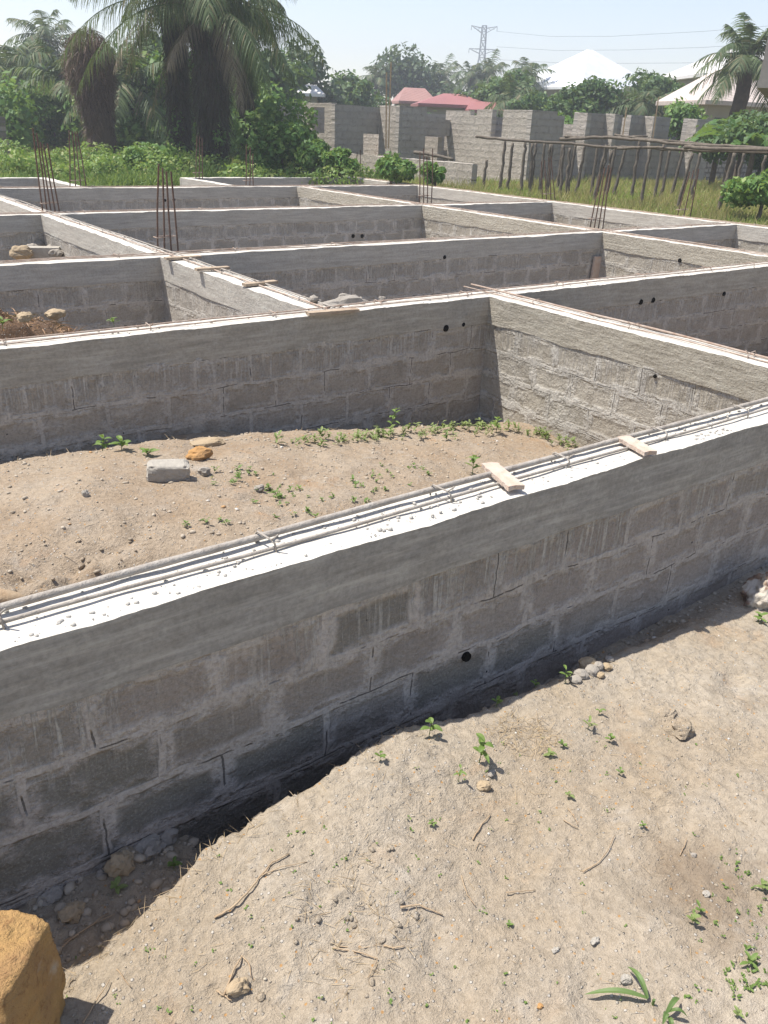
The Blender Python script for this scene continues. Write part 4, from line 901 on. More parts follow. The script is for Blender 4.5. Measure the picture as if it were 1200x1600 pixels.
# ------------------------------------------------------------------ pole frame on the right
def sp(pts, r, mat, parent, name, seed, knob=.25):
    P = [Vector(p) for p in pts]; Q = []
    for a in range(len(P)-1):
        n = 7
        for k in range(n): Q.append(P[a].lerp(P[a+1], k/n)+Vector((noise.noise(Vector((a*3+k*.5, seed, 0))), noise.noise(Vector((a*3+k*.5, seed, 7))), noise.noise(Vector((a*3+k*.5, seed, 13)))))*r*.9)
    Q.append(P[-1]); mb = MB(); mb.tube(Q, [r*(1+knob*noise.noise(Vector((i*1.7, seed, 3))))*(1.1-.3*i/len(Q)) for i in range(len(Q))], 7); return mb.build(name, mat, parent, smooth=True)
b0 = onz(985, 345, ZF); pf = thing('pole_frame', 'rickety frame of crooked grey poles carrying long horizontal branches over the grass', 'pole frame', (b0.x, b0.y, ZF))
posts = [((152,95),(130,305),1.1),((182,110),(160,305),1),((260,112),(255,262),.8),((333,115),(320,305),.7),((385,115),(370,335),1),((410,130),(402,260),.8),((555,118),(500,352),1),((578,140),(545,332),.8),
 ((688,98),(655,325),1.1),((735,125),(685,372),1.1),((785,115),(745,325),.9),((810,135),(775,312),.8),((870,115),(805,345),.9),((900,150),(830,388),1.0),((930,150),(900,292),.8),((1068,148),(992,405),1.6),((1105,150),(1055,352),1),((1192,160),(1140,372),1.2),((78,178),(60,295),.5)]
posts += [((225+k*41+random.uniform(-10, 10), 104+k*1.9), (218+k*38+random.uniform(-14, 14), 285+random.uniform(-15, 35)), random.uniform(.5, .8)) for k in range(11)]
for i, (tp_, bt, r) in enumerate(posts):
    f = lambda q: (730+q[0]/2.553, 180+q[1]/2.553)
    bpx = f(bt); bb = onz(*bpx, ZF); d = math.hypot(bb.x, bb.y)
    if d > 26: d = 24.5; bb = atd(*bpx, d); bb.z = ZF
    tt = atd(*f(tp_), d); bb.z = ZF-.1; sp([bb, bb.lerp(tt, .5), tt], (.036 if i != 15 else .05)*d/20, M['stick'], pf, 'post', i)
def rail(pts, d0, d1, r, i):
    n = len(pts)-1; sp([atd(730+x/2.553, 180+y/2.553, d0+(d1-d0)*k/n) for k, (x, y) in enumerate(pts)], r, M['stick'], pf, 'rail', i)
rail([(35, 85), (150, 98), (390, 112), (560, 128), (700, 128), (880, 142)], 23, 20.5, .030, 31)
rail([(370, 95), (560, 88), (690, 98), (850, 115), (1000, 122), (1250, 134)], 21.5, 17.5, .034, 32)
rail([(390, 84), (480, 90), (560, 88), (720, 84)], 21.4, 20.4, .022, 33)
rail([(600, 132), (760, 128), (900, 140), (1250, 150)], 21.2, 17.8, .028, 34)
rail([(590, 78), (690, 92), (870, 108), (1100, 128)], 20.8, 18.8, .022, 35)
rail([(870, 128), (1000, 134), (1260, 138)], 18.8, 16.8, .04, 36)
b = onz(705, 286, ZF); t = thing('leaning_pole', 'thin bare pole lying slanted on the low footing left of the grass', 'pole', tuple(b))
sp([atd(648, 238, 24.5), atd(672, 241, 24), atd(708, 249, 23.6)], .045, M['stick'], t, 'pole', 40)
# ------------------------------------------------------------------ earth heap and debris in the left cell
c = onp(70, 480, 1, 6.1)
hp_ = heap('earth_heap', 'dark heap of brown earth and dry roots in the left cell behind the second wall', 'heap', (1.15, 6.15, -.62), (1.05, .85), .66, M['darksoil'], 5, .25, 60)
rng = np.random.RandomState(77); n = 2600; a = rng.uniform(0, 6.283, n); q = np.sqrt(rng.uniform(0, 1, n))
X_ = 1.15+1.0*q*np.cos(a); Y_ = 6.15+.8*q*np.sin(a); Z_ = -.62-.06+.66*np.clip(1-q*q, 0, 1)**.8+rng.uniform(-.03, .03, n)
Dd = rng.normal(size=(n, 3)); Dd[:, 2] *= .45; Dd /= np.linalg.norm(Dd, axis=1)[:, None]; sd = np.cross(Dd, rng.normal(size=(n, 3))); sd /= np.linalg.norm(sd, axis=1)[:, None]
V, Fq = strips(np.stack([X_, Y_, Z_], 1), Dd, rng.uniform(.04, .16, n), .010, sd, .3, 2); M['rootlit'] = leaf_mat('brown_root_litter', (.30,.17,.09), (.42,.27,.15), (.16,.09,.05), trans=.1)
V = V-np.array(hp_.location); np_mesh('root_litter', V, Fq, M['rootlit'], None).parent = hp_
hp2 = heap('earth_heap', 'low tail of rooty litter right of the dark earth heap', 'heap', (2.05, 5.95, -.66), (.65, .5), .50, M['darksoil'], 9, .25, 40)
n = 900; a = rng.uniform(0, 6.283, n); q = np.sqrt(rng.uniform(0, 1, n)); Dd = rng.normal(size=(n, 3)); Dd[:, 2] *= .4; Dd /= np.linalg.norm(Dd, axis=1)[:, None]; sd = np.cross(Dd, rng.normal(size=(n, 3))); sd /= np.linalg.norm(sd, axis=1)[:, None]
V, Fq = strips(np.stack([.62*q*np.cos(a), .47*q*np.sin(a), -.06+.5*np.clip(1-q*q, 0, 1)**.8+rng.uniform(-.02, .03, n)], 1), Dd, rng.uniform(.03, .12, n), .009, sd, .3, 2); np_mesh('root_litter', V, Fq, M['rootlit'], None).parent = hp2
def stone(name, label, c, r, mat, seed, group=None, rough=.35, flat=.7, sub=3, boxy=0., cat='stone', rot=0):
    mb = MB(); mb.rock((0, 0, 0), r, seed, sub, rough, flat, boxy); o = mb.build(name, mat, smooth=False); o.location = c; o.rotation_euler = (0, 0, rot); return tag(o, label, cat, group)
def on_heap(px, py, y): return tuple(onp(px, py, 1, y))
stone('stone', 'yellowish lump set in the dark earth heap, left of two', on_heap(38, 496, 5.55), .048, M['rock_t'], 61)
stone('stone', 'yellowish flat lump on the right shoulder of the dark earth heap', on_heap(86, 491, 5.7), (.065, .05, .035), M['rock_t'], 62)
# rubble behind the third wall, left
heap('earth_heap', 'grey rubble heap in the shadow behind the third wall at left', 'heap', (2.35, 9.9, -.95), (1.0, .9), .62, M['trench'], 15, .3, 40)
o = MB(); o.box((-.2, -.09, -.09), (.2, .09, .09)); o = o.build('cement_block', M['cblock']); o.location = tuple(onz(69, 397, -.42)); o.rotation_euler = (0, 0, -.4); tag(o, 'pale cement block on the rubble behind the third wall', 'block')
stone('stone', 'bright yellow white stone beside the rubble behind the third wall', tuple(onz(35, 395, -.38)), (.14, .10, .09), M['rock_t'], 63)
for i, (px, py) in enumerate([(76, 374), (84, 386), (88, 396), (79, 392), (50, 388), (60, 383)]):
    stone('rubble_stone', 'grey rubble stone in the corner behind the third wall', tuple(onz(px, py, -.40)), .085, M['rock_g'], 64+i, 'rubble in the left corner behind the third wall', cat='rubble')
mb = MB(); mb.rock((0, 0, 0), (.25, .14, .07), 44, 3, .6, .6); o = mb.build('rubble_pile', M['rock_g']); o.location = (3.62, 5.38, -.03); tag(o, 'small pile of grey rubble on the second wall behind the brown plank', 'rubble')
for i in range(12):
    mb = MB(); mb.rock((0, 0, 0), random.uniform(.02, .045), 100+i, 2, .4, .8); o = mb.build('lump', M['rock_g']); o.parent = bpy.data.objects['rubble_pile']; o.location = (random.uniform(-.28, .28), random.uniform(-.12, .12), random.uniform(.0, .07))
# formwork board in the corner of the third room
b = onz(925, 436, -.62); t = MB(); t.beam((0, 0, 0), (0.03, .0, .62), .16, .03, (0, 1, 0)); o = t.build('formwork_board', M['scrap']); q = onp(921, 440, 1, Y[3]-.05); o.location = (9.78, Y[3]-.04, -.95); tag(o, 'reddish brown board standing in the corner of the third wall', 'board')
t = MB(); t.beam((0, 0, 0), (0.0, .02, .70), .10, .03, (1, 0, 0)); o = t.build('formwork_board', M['wood']); q = onp(852, 340, 0, X[4]-.05); o.location = (X[4]-.05, q.y, -.78); tag(o, 'grey board leaning on the outer cross wall', 'board')
# ------------------------------------------------------------------ the sandy cell
def block_obj(label, px, py, size, yaw, z=None):
    p = onz(px, py, -.60)
    for _ in range(6): p = onz(px, py, h_cell(p.x, p.y))
    mb = MB(); n = 7; sx, sy, sz = size; bmv = []; import bmesh
    bm = bmesh.new(); bmesh.ops.create_cube(bm, size=1); bmesh.ops.subdivide_edges(bm, edges=bm.edges, cuts=7, use_grid_fill=True)
    for v in bm.verts:
        q = v.co; k = 1-.10*(max(0, abs(q.x)-.38)*max(0, abs(q.y)-.38)+max(0, abs(q.x)-.38)*max(0, abs(q.z)-.38)+max(0, abs(q.z)-.38)*max(0, abs(q.y)-.38))*60
        e = noise.noise(Vector((q.x*7, q.y*5, q.z*5)))*.05+(-.12*max(0, noise.noise(Vector((q.x*5, q.y*3, q.z*4+9)))) if abs(q.x) > .3 else 0)
        v.co = Vector((q.x*sx*(k+e), q.y*sy*(k+e), q.z*sz*(k+e*.6)))
    me = bpy.data.meshes.new('cement_block'); bm.to_mesh(me); bm.free(); me.materials.append(M['cblock']); o = link(bpy.data.objects.new('cement_block', me))
    o.location = (p.x, p.y, p.z+sz*.45); o.rotation_euler = (.04, .03, yaw); return tag(o, label, 'block')
def onc(px, py, dz=0):
    p = onz(px, py, -.6)
    for _ in range(8): p = onz(px, py, h_cell(p.x, p.y)+dz)
    return tuple(p)
block_obj('broken pale cement block lying on the sandy cell floor', 264, 747, (.22, .12, .095), -.42)
stone('stone', 'orange laterite stone behind the broken block', onc(312, 709, .03), (.075, .05, .042), M['rock_o'], 71)
stone('stone', 'small grey stone right of the broken block', onc(319, 737, .015), (.040, .032, .026), M['rock_g'], 72)
stone('stone', 'flat pale slab half buried at the far rim of the sandy cell', onc(322, 695, .0), (.11, .06, .03), M['rock_t'], 73, boxy=.5)
stone('stone', 'small upright white chip at left of the sandy cell', onc(134, 772, .01), (.018, .014, .024), M['cblock'], 74)
stone('stone', 'small dark stone among the weeds in the middle of the cell', onc(405, 763, .01), (.03, .024, .02), M['rock_g'], 75)
# ------------------------------------------------------------------ foreground
def onf(px, py, dz=0):
    p = onz(px, py, -.8)
    for _ in range(8): p = onz(px, py, h_front(p.x, p.y)+dz)
    return p
o = stone('boulder', 'big orange laterite boulder cut by the bottom left corner', (0.022, 1.555, -.67), (.112, .18, .22), M['boulder'], 5, None, .10, 1, 6, .62, 'boulder', .75); o.data.shade_smooth()
FS = [('brown rounded stone in the trench shade by the wall', 187, 1350, (.042, .034, .036), 'rock_t', .02), ('grey lump of old mortar beside the brown trench stone', 232, 1326, (.05, .045, .03), 'rock_g', .01), ('grey mortar lump farther along the trench', 262, 1306, (.04, .03, .03), 'rock_g', .01),
 ('small pale stone in the trench, left of the brown one', 158, 1366, (.016, .014, .012), 'rock_g', .006), ('brown half buried stone at the left end of the trench', 112, 1426, (.036, .03, .024), 'rock_t', .01), ('greenish lump in the dark of the trench', 82, 1400, (.034, .028, .02), 'rock_g', .006),
 ('large grey clod on the sand at right, the biggest there', 1064, 1140, (.055, .05, .034), 'soil', .010), ('flat clod behind the biggest clod', 1040, 1112, (.04, .035, .014), 'soil', .002), ('pinkish stone below the tallest seedling', 757, 1228, (.022, .02, .017), 'rock_t', .008), ('grey chip left of the pinkish stone', 768, 1208, (.018, .012, .008), 'rock_g', .004),
 ('tan stone in the broken patch near the bottom', 372, 1542, (.028, .02, .018), 'rock_t', .006), ('white chip lying right of centre near the bottom, larger', 929, 1470, (.016, .008, .006), 'cblock', .004), ('white chip left of the larger white chip', 868, 1484, (.011, .008, .006), 'cblock', .003), ('pale chip behind the long leaved plant', 978, 1530, (.016, .012, .012), 'cblock', .006),
 ('rusty orange pebble near the bottom, left of the long leaved plant', 844, 1572, (.008, .007, .006), 'rock_o', .003), ('white pebble on the sand at right', 1104, 1397, (.012, .01, .007), 'cblock', .004), ('grey pebble near the sunny middle', 1084, 1336, (.010, .008, .006), 'rock_g', .003)]
for i, (lab, px, py, r, m, dz) in enumerate(FS): stone('stone', lab, tuple(onf(px, py, dz)), r, M[m], 200+i, 'stones on the foreground sand' if i > 5 else 'stones in the trench', .5, cat='stone', sub=3)
for i, (px, py, r) in enumerate([(908, 1054, .030), (918, 1036, .036), (925, 1048, .03), (935, 1040, .022), (948, 1042, .022), (952, 1030, .02), (900, 1062, .024), (938, 1055, .018)]):
    stone('stone', 'rounded stone in the cluster at the shaded foot of the nearest wall', tuple(onf(px, py, r*.4)), r, M['rock_t' if i % 3 == 1 else 'rock_g'], 230+i, 'cluster of stones at the foot of the nearest wall', .25)
def scatter_rocks(name, label, cat, n, region, rr, fn, mat, seed, cond=None):
    rng = np.random.RandomState(seed); x0, x1, y0, y1 = region
    base = []; import bmesh
    for k in range(4):
        bm = bmesh.new(); bmesh.ops.create_icosphere(bm, subdivisions=1, radius=1)
        base.append((np.array([v.co*(1+.35*noise.noise(v.co*1.5+Vector((k*5, 0, 0)))) for v in bm.verts]), np.array([[v.index for v in f.verts] for f in bm.faces]))); bm.free()
    Vs = []; Fs = []; off = 0
    for i in range(n):
        x, y = rng.uniform(x0, x1), rng.uniform(y0, y1)
        if cond and not cond(x, y): continue
        r = rr[0]+(rr[1]-rr[0])*rng.uniform()**4; B, Fc = base[i % 4]; a = rng.uniform(0, 6.28); ca, sa = math.cos(a), math.sin(a)
        s = np.array([r*rng.uniform(.8, 1.4), r*rng.uniform(.7, 1.1), r*rng.uniform(.45, .9)]); Q = B*s; Q = np.stack([Q[:, 0]*ca-Q[:, 1]*sa, Q[:, 0]*sa+Q[:, 1]*ca, Q[:, 2]], 1)+np.array([x, y, fn(x, y)+r*.2]); Vs.append(Q); Fs.append(Fc+off); off += len(Q)
    return tag(np_mesh(name, np.concatenate(Vs), np.concatenate(Fs), mat), label, cat, None, 'stuff')
def pebble_mat():
    g = NT('pebbles', .9, .2); r = g.new('ShaderNodeNewGeometry').outputs['Random Per Island']; c = g.mix(r, (.27, .225, .17), (.42, .365, .29)); c = g.mix(g.ramp(r, .95, .96), c, (.42, .26, .13)); c = g.mix(g.ramp(r, .985, .99), c, (.54, .51, .46)); g.color(c); g.bump(g.noise(g.pos(), 150, 3), .5, .004); return g.m
M['peb'] = pebble_mat()
lumpy = lambda x, y: noise.noise(Vector((x*2.2, y*2.2, 31)))+.6*noise.noise(Vector((x*7, y*7, 3))) > -.25 or random.random() < .2
scatter_rocks('gravel', 'fine grit and crumbs on the foreground sand', 'gravel', 5200, (-.2, 4.6, .35, 1.85), (.0012, .006), h_front, M['peb'], 1, lumpy)
scatter_rocks('gravel', 'crumbled soil in the broken patch near the bottom', 'gravel', 900, (.55, 1.35, .95, 1.60), (.001, .013), h_front, M['soil'], 2, lambda x, y: random.random() < math.exp(-(math.hypot((x-.92)/.2, (y-1.26)/.16))**2)*.9 and noise.noise(Vector((x*16, y*16, 2))) > -.15)
scatter_rocks('rubble', 'grey mortar crumbs and rubble along the trench', 'rubble', 520, (.05, .85, 1.62, 1.96), (.003, .022), h_front, M['peb'], 3, lambda x, y: y > 1.66+.12*x)
scatter_rocks('rubble', 'crumbs fallen along the shaded foot of the nearest wall', 'rubble', 500, (1.5, 4.4, 1.78, 1.96), (.003, .018), h_front, M['peb'], 4)
scatter_rocks('gravel', 'grit on the sandy cell floor', 'gravel', 5200, (.0, 4.8, 2.3, 5.0), (.003, .013), h_cell, M['peb'], 5, lumpy)
scatter_rocks('clods', 'lumpy clods in the lower left of the sandy cell', 'gravel', 1500, (.1, 1.6, 2.3, 3.7), (.002, .022), h_cell, M['soil2'], 6, lambda x, y: random.random() < math.exp(-(math.hypot((x-.6)/.45, (y-2.95)/.4))**2) and noise.noise(Vector((x*7, y*7, 2))) > -.1)
M['crumb'] = simple_mat('mortar_crumbs', (.36,.34,.31), (.46,.44,.40), 30, .95, .5, 60)
scatter_rocks('mortar_crumbs', 'grey mortar crumbs strewn along the white top of the nearest wall', 'crumbs', 1300, (-.5, 4.5, 1.975, 2.15), (.0016, .010), lambda x, y: 0.0, M['crumb'], 7, lambda x, y: noise.noise(Vector((x*3, y*6, 5))) > -.1)
scatter_rocks('mortar_crumbs', 'mortar crumbs on the white top of the second wall', 'crumbs', 300, (0, 9, 5.1, 5.28), (.003, .010), lambda x, y: 0.0, M['crumb'], 8)
# ------------------------------------------------------------------ twigs, straw
def twig(label, pts, r, fn, group='dry twigs on the foreground sand', mat='root'):
    P = [fn(x, y) for x, y in pts]; P = [Vector(p)+Vector((0, 0, r*1.2+random.uniform(0, .008))) for p in P]; c = P[0].copy(); Q = []
    for a in range(len(P)-1):
        for k in range(4): Q.append(P[a].lerp(P[a+1], k/4)-c+Vector((random.uniform(-1, 1), random.uniform(-1, 1), random.uniform(0, .6)))*r*.6)
    Q.append(P[-1]-c); mb = MB(); mb.tube(Q, [r*(1-.5*i/len(Q)) for i in range(len(Q))], 5); o = mb.build('twig', M[mat], smooth=True); o.location = c; return tag(o, label, 'twig', group)
f1 = lambda x, y: onf(x, y, .0)
TW = [('long forked root on the sand below the trench edge', [(335, 1436), (360, 1425), (385, 1400), (405, 1375), (425, 1350), (452, 1336)], .0035), ('thin side shoot of the long forked root', [(410, 1370), (440, 1358), (480, 1348)], .002),
 ('curved root at the broken patch, lower left', [(350, 1560), (365, 1520), (378, 1495), (390, 1510), (393, 1530)], .0028), ('bent twig near the bottom, left of the broken patch', [(160, 1500), (185, 1520), (205, 1545)], .0024), ('long thin stalk at the bottom left beside the boulder', [(130, 1600), (150, 1570), (172, 1535)], .0026),
 ('stalk along the trench rim at left', [(88, 1490), (110, 1470), (140, 1450), (170, 1430)], .0028), ('second stalk along the trench rim at left', [(100, 1475), (150, 1445), (180, 1432)], .002), ('curly twig in the lower middle', [(520, 1485), (560, 1490), (590, 1500), (575, 1530)], .0022),
 ('dark wiry twig on the sand in the middle right', [(910, 1365), (935, 1350), (950, 1330), (960, 1308)], .0022), ('pale bent stalk at centre', [(720, 1370), (730, 1400), (742, 1418)], .0022), ('horizontal pale stalk near centre', [(790, 1398), (815, 1396), (836, 1392)], .0022),
 ('slanted twig beside the seedlings in the middle', [(738, 1315), (750, 1295), (766, 1275)], .0028), ('short stalk pointing right, right of centre', [(1062, 1338), (1068, 1325), (1072, 1313)], .002), ('pale flat straw at lower centre left', [(625, 1420), (655, 1418), (692, 1432)], .0035),
 ('straw stub by the tan stone', [(340, 1552), (350, 1558), (362, 1566)], .0032), ('small dry stick at bottom left of the plant', [(600, 1480), (615, 1484), (632, 1480)], .003), ('thin loop of dry stalk near the bottom middle', [(530, 1480), (570, 1484), (595, 1478)], .0014), ('wiry stalk on the mound beside the stone cluster', [(742, 1330), (748, 1318), (760, 1322)], .0014),
 ('V shaped straw pair, upper piece', [(887, 1265), (896, 1278), (902, 1292)], .0022), ('V shaped straw pair, lower piece', [(880, 1283), (890, 1290), (903, 1296)], .0022), ('root along the mound rim above the trench', [(328, 1330), (350, 1315), (380, 1290), (415, 1264)], .0025)]
for lab, pts, r in TW: twig(lab, pts, r, f1)
def straw_stuff(name, label, n, region, fn, seed, L=(.012, .05), wd=.0022, cond=None, mat='straw', up=.12):
    rng = np.random.RandomState(seed); x0, x1, y0, y1 = region; X_ = []; 
    while len(X_) < n:
        x, y = rng.uniform(x0, x1), rng.uniform(y0, y1)
        if cond is None or cond(x, y): X_.append((x, y, fn(x, y)+.004))
    B = np.array(X_); D = rng.normal(size=(n, 3)); D[:, 2] = np.abs(D[:, 2])*up; D /= np.linalg.norm(D, axis=1)[:, None]
    sd = np.cross(D, np.array([0, 0, 1.])+rng.normal(size=(n, 3))*.3); sd /= np.linalg.norm(sd, axis=1)[:, None]
    V, Fq = strips(B, D, rng.uniform(*L, n), wd, sd, .05, 2); return tag(np_mesh(name, V, Fq, M[mat]), label, 'straw', None, 'stuff')
straw_stuff('straw', 'scattered bits of dry straw on the foreground sand', 520, (-.1, 4.2, .45, 1.75), h_front, 1, cond=lumpy)
straw_stuff('straw', 'dry straw tangled along the trench rim', 260, (.15, 1.6, 1.45, 1.85), h_front, 2, (.02, .07), cond=lambda x, y: abs(y-(1.60+.17*min(x, 1.3))) < .07)
straw_stuff('straw', 'dry fibres in the broken patch', 160, (.75, 1.1, 1.1, 1.45), h_front, 3, (.02, .06), up=.5)
straw_stuff('straw', 'dry stubble clump on the sand below the wall', 260, (1.72, 2.0, 1.40, 1.72), h_front, 4, (.02, .06), up=.6, cond=lambda x, y: math.hypot(x-1.87, y-1.56) < .12)
straw_stuff('straw', 'scattered straw in the sandy cell', 420, (.2, 4.6, 2.5, 4.9), h_cell, 5, (.02, .09), .004)
# ------------------------------------------------------------------ seedlings
def leaf_blade(parts, p, az, el, L, wd, droop=.5, fold=.25):
    h = np.array([math.cos(az), math.sin(az), 0]); sd = np.array([-h[1], h[0], 0]); t = np.linspace(0, 1, 7)
    c = np.array([np.array(p)+h*L*math.cos(el)*q+np.array([0, 0, L*(math.sin(el)*q-droop*q*q)]) for q in t]); ww = wd*.5*np.sin(np.pi*np.clip(t*.93+.07, 0, 1))**.8
    for s in (-1, 1):
        e = c+sd*(s*ww)[:, None]; e[:, 2] += ww*fold
        V = np.stack([c, e], 1).reshape(-1, 3); parts.append((V, np.array([[2*i, 2*i+2, 2*i+3, 2*i+1] for i in range(6)])))
def seedling(label, p, h, n, L, wd, seed, mat='weed', group='seedlings on the foreground sand', name='seedling', cat='seedling'):
    rng = np.random.RandomState(seed); p = Vector(p); t = thing(name, label, cat, tuple(p), group); top = p+Vector((rng.uniform(-.2, .2)*h, rng.uniform(-.2, .2)*h, h))
    mb = MB(); mb.tube([p-Vector((0, 0, .01)), p.lerp(top, .5), top], [L*.035, L*.03, L*.02], 5); mb.build('stem', M[mat], t); parts = []
    for i in range(n):
        k = (i+1)/n; q = p.lerp(top, .25+.75*k); leaf_blade(parts, tuple(q), i*2.4+rng.uniform(-.5, .5), rng.uniform(.2, .9), L*rng.uniform(.7, 1.15), wd*rng.uniform(.8, 1.2), rng.uniform(.2, .6))
    V, Fq = join(parts); np_mesh('leaves', V, Fq, M[mat], t); return t
SD = [('tall fresh green seedling, the biggest on the sand below the wall', 748, 1192, .11, 7, .055, .024), ('broad leaved seedling on the trench rim in the shade', 670, 1150, .07, 5, .05, .028), ('seedling with one raised leaf at the shadow edge', 800, 1092, .06, 5, .05, .026), ('upright narrow seedling by the stone cluster', 884, 1068, .08, 4, .05, .018),
 ('small seedling left of the upright one', 835, 1076, .04, 4, .03, .014), ('spidery seedling on open sand right of the stubble', 918, 1140, .045, 5, .04, .013), ('tiny pale seedling above the spidery one', 935, 1118, .03, 3, .028, .012), ('leafy pair of sprouts right of the stubble clump', 952, 1160, .03, 5, .028, .014),
 ('flat weed rosette below the stubble clump, left', 858, 1182, .02, 6, .03, .013), ('flat weed rosette below the stubble clump, right', 880, 1168, .02, 5, .03, .013), ('thin light seedling left of the biggest one', 716, 1222, .06, 4, .03, .011), ('little seedling in the middle of the sand', 888, 1248, .025, 5, .024, .011),
 ('little seedling right of the middle one', 968, 1212, .025, 4, .024, .011), ('dark green sprig by the thin straw', 1002, 1293, .02, 4, .02, .010), ('two sprouts in the brown damp soil at right, larger', 1082, 1444, .035, 6, .03, .015), ('sprout in the brown damp soil next to the larger one', 1094, 1428, .03, 4, .025, .013),
 ('weed cluster at the bottom right edge', 1168, 1508, .03, 7, .034, .014), ('weed at the right edge, above the bottom cluster', 1192, 1392, .03, 6, .032, .014), ('yellow green weed in front of the sack', 1184, 972, .05, 7, .05, .022), ('tiny weed in the sand at left centre', 676, 1290, .02, 5, .022, .010),
 ('low weed in the trench near the brown stone', 184, 1392, .03, 5, .035, .02), ('low weed under the trench rim', 272, 1358, .03, 6, .035, .016), ('bright sprout on the rim of the dark gap', 594, 1188, .035, 4, .03, .016), ('small sprout beside the broad leaved seedling', 690, 1140, .03, 4, .03, .014),
 ('small sprout in shade beside the raised leaf seedling', 775, 1105, .045, 5, .035, .018), ('small green tuft on the shaded rim left of the raised leaf', 755, 1112, .04, 5, .035, .016), ('tiny sprout near the bottom right corner', 1150, 1590, .02, 4, .025, .012), ('tiny sprout on the sand, lower right of centre', 795, 1448, .012, 4, .016, .009)]
for i, (lab, px, py, h, n, L, wd) in enumerate(SD): seedling(lab, onf(px, py, 0), h*.9, n, L*.92, wd*.85, 400+i, ('weed', 'weed', 'weedpale')[i % 3])
# long bladed plant at the bottom
p = onf(1020, 1570); t = thing('grass_plant', 'plant with long narrow blades near the bottom edge', 'plant', tuple(p)); parts = []
tip = lambda px, py, dz=.02: np.array(onf(px, py, dz))
for a, b_, wd in [((1012, 1560), (912, 1554), .016), ((1012, 1560), (980, 1510), .016), ((1040, 1585), (1062, 1560), .013), ((1042, 1585), (1035, 1602), .014), ((1040, 1583), (1075, 1590), .010), ((1040, 1590), (1050, 1615), .014)]:
    A_, B_ = tip(*a, .012), tip(*b_, .018); u = np.linspace(0, 1, 9); c_ = A_+(B_-A_)*u[:, None]; c_[:, 2] += .022*np.sin(np.pi*u); dr = (B_-A_)/np.linalg.norm(B_-A_); sd = np.cross(dr, [0, 0, 1.]); ww = wd*.5*np.sin(np.pi*np.clip(u*.9+.1, 0, 1))**.7
    for s in (-1, 1):
        e = c_+sd*(s*ww)[:, None]; e[:, 2] += ww*.4; parts.append((np.stack([c_, e], 1).reshape(-1, 3), np.array([[2*i, 2*i+2, 2*i+3, 2*i+1] for i in range(8)])))
V, Fq = join(parts); np_mesh('blades', V, Fq, M['longleaf'], t)
mb = MB(); mb.tube([p-Vector((0, 0, .01)), p+Vector((0, 0, .02))], .004, 5); mb.build('stem', M['longleaf'], t)
# tiny sprouts and cell weeds: nobody could count them
def sprouts(name, label, pts, L, wd, seed, mat='weed', k=5, h=.02):
    rng = np.random.RandomState(seed); parts = []
    for p in pts:
        s = rng.uniform(.6, 1.3)
        for i in range(k): leaf_blade(parts, (p[0]+rng.normal()*.003, p[1]+rng.normal()*.003, p[2]+h*s*rng.uniform(.1, 1)), rng.uniform(0, 6.28), rng.uniform(.2, 1.1), L*s*rng.uniform(.6, 1.2), wd*s, rng.uniform(.1, .6))
    V, Fq = join(parts); return tag(np_mesh(name, V, Fq, M[mat]), label, 'weeds', None, 'stuff')
rng = np.random.RandomState(12); pts = []
for _ in range(150):
    px, py = rng.uniform(60, 1200), rng.uniform(1150, 1600)
    p = onf(px, py)
    if p.y < 1.72: pts.append(p)
sprouts('sprouts', 'tiny green sprouts dotted over the foreground sand', pts, .009, .005, 1, k=3, h=.004)
pts = [onf(rng.normal(1165, 30), rng.uniform(1340, 1560)) for _ in range(60)]
sprouts('sprouts', 'sprinkled green sprouts in the damp soil at the right edge', pts, .012, .006, 2, k=4, h=.006)
pts = []
for _ in range(120):
    u = rng.uniform(0, 1)**.8; px = 430+u*470; py = np.interp(px, [430, 520, 620, 720, 800, 860, 905], [690, 685, 676, 668, 668, 680, 695])+abs(rng.normal())*7
    pts.append(onc(px, py))
sprouts('weeds', 'row of bright weeds along the far rim of the sandy cell', pts, .042, .014, 3, 'weedpale', k=9, h=.055)
pts = [onc(rng.normal(cx_, 22), rng.normal(cy_, 10)) for cx_, cy_, m_ in [(370, 745, 12), (440, 775, 22), (565, 775, 14), (475, 800, 8), (600, 740, 8), (330, 815, 5), (650, 745, 6)] for _ in range(m_)]
sprouts('weeds', 'sparse low weeds scattered over the sandy cell', pts, .026, .011, 4, k=6, h=.02)
for lab, px, py, h in [('weed standing at the rim of the cell, left', 160, 706, .09), ('small weed at the rim of the cell beside the left one', 190, 704, .06), ('tall thin weed rising at the middle of the cell rim', 607, 680, .20), ('dark leafy weed beside the left wood offcut', 738, 742, .13), ('weed under the far end of the row near the cross wall', 775, 676, .12), ('weed at left of the flat pale slab', 230, 712, .03)]:
    seedling(lab, onc(px, py), h, 8, .075, .028, int(px), group='weeds in the sandy cell', name='weed', cat='weed')
for lab, px, y in [('leafy weed at the left foot of the dark earth heap', 4, 5.55), ('green sprig at the right end of the root litter', 178, 5.7)]:
    q = onp(px, 512 if px < 50 else 509, 1, y); seedling(lab, q, .05, 7, .06, .022, int(px)+9, group='weeds on the earth heap', name='weed', cat='weed')
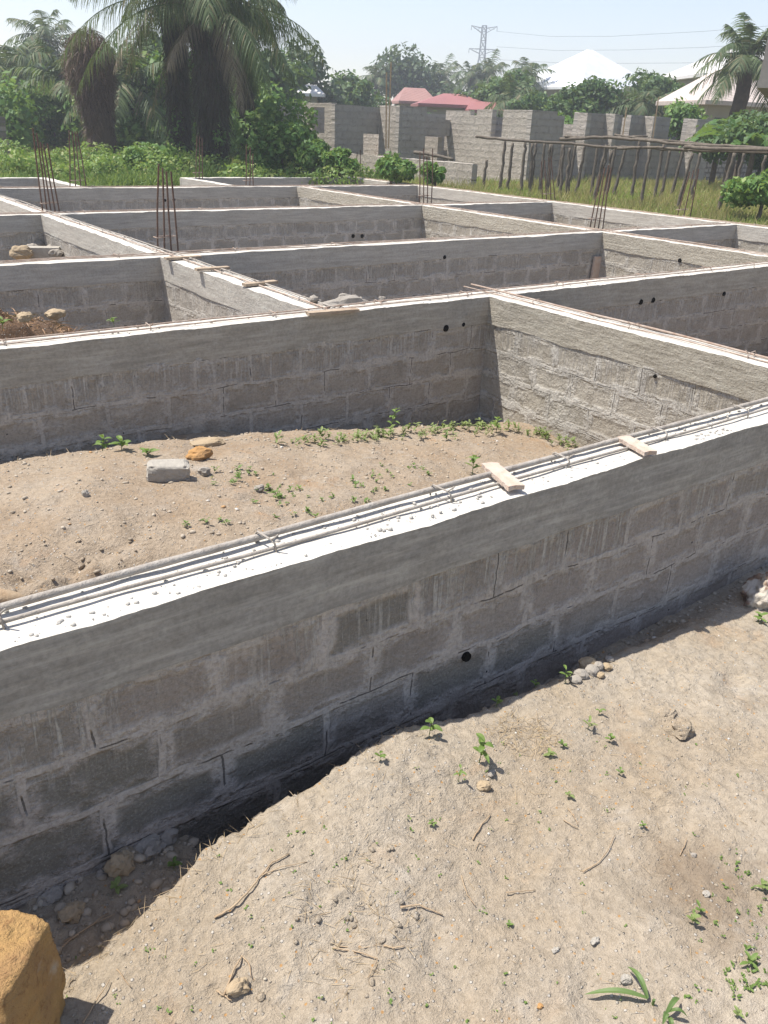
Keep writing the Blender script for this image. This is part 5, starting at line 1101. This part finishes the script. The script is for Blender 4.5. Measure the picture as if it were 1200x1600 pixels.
# cut branch in the lower left of the cell
p = [Vector(onc(x, y, .02)) for x, y in ((-30, 925), (0, 935), (25, 938), (52, 944))]; c = p[0].copy(); mb = MB(); mb.tube([q-c for q in p], [.045, .04, .035, .015], 9); o = mb.build('branch', M['root'], smooth=True); o.location = c; tag(o, 'pale brown cut branch behind the nearest wall at the left edge', 'branch')
# crumpled sack
def sack():
    import bmesh
    bm = bmesh.new(); bmesh.ops.create_icosphere(bm, subdivisions=5, radius=1); c = onf(1178, 938)
    for v in bm.verts:
        q = v.co.copy(); k = 1+.30*noise.noise(q*1.6)+.30*abs(noise.noise(q*3.2+Vector((4, 4, 4))))-.16*abs(noise.noise(q*6))
        v.co = Vector((q.x*.17*k, q.y*.09*k, max(-.02, q.z*.105*k)))
    me = bpy.data.meshes.new('sack'); bm.to_mesh(me); bm.free(); g = NT('sack_cloth', .8, .3); P = g.obj()
    g.color(g.mix(g.ramp(g.noise(P, 9, 3, .5), .47, .53), (.46, .415, .35), g.mix(g.ramp(g.noise(P, 13, 3), .48, .55), (.30, .20, .13), (.17, .11, .08)))); g.bump(g.noise(P, 30, 5, .7), .8, .02)
    me.materials.append(g.m); me.shade_smooth(); o = link(bpy.data.objects.new('crumpled_sack', me)); o.location = (c.x+.08, c.y-.01, c.z+.02); o.rotation_euler = (0, 0, .2); tag(o, 'crumpled dirty white and brown sack against the nearest wall at right', 'sack')
sack()
# ------------------------------------------------------------------ haze
hz = bpy.data.materials.new('haze'); hz.use_nodes = True; n_ = hz.node_tree.nodes; n_.clear(); vo = n_.new('ShaderNodeVolumePrincipled'); ou = n_.new('ShaderNodeOutputMaterial')
vo.inputs['Color'].default_value = (.86, .90, .97, 1); vo.inputs['Density'].default_value = .0021; vo.inputs['Anisotropy'].default_value = .2; hz.node_tree.links.new(vo.outputs[0], ou.inputs['Volume'])
mb = MB(); mb.box((-60, -40, -2.6), (330, 340, 34)); tag(mb.build('haze', hz), 'thin daylight haze over the whole site', 'haze', None, 'stuff')
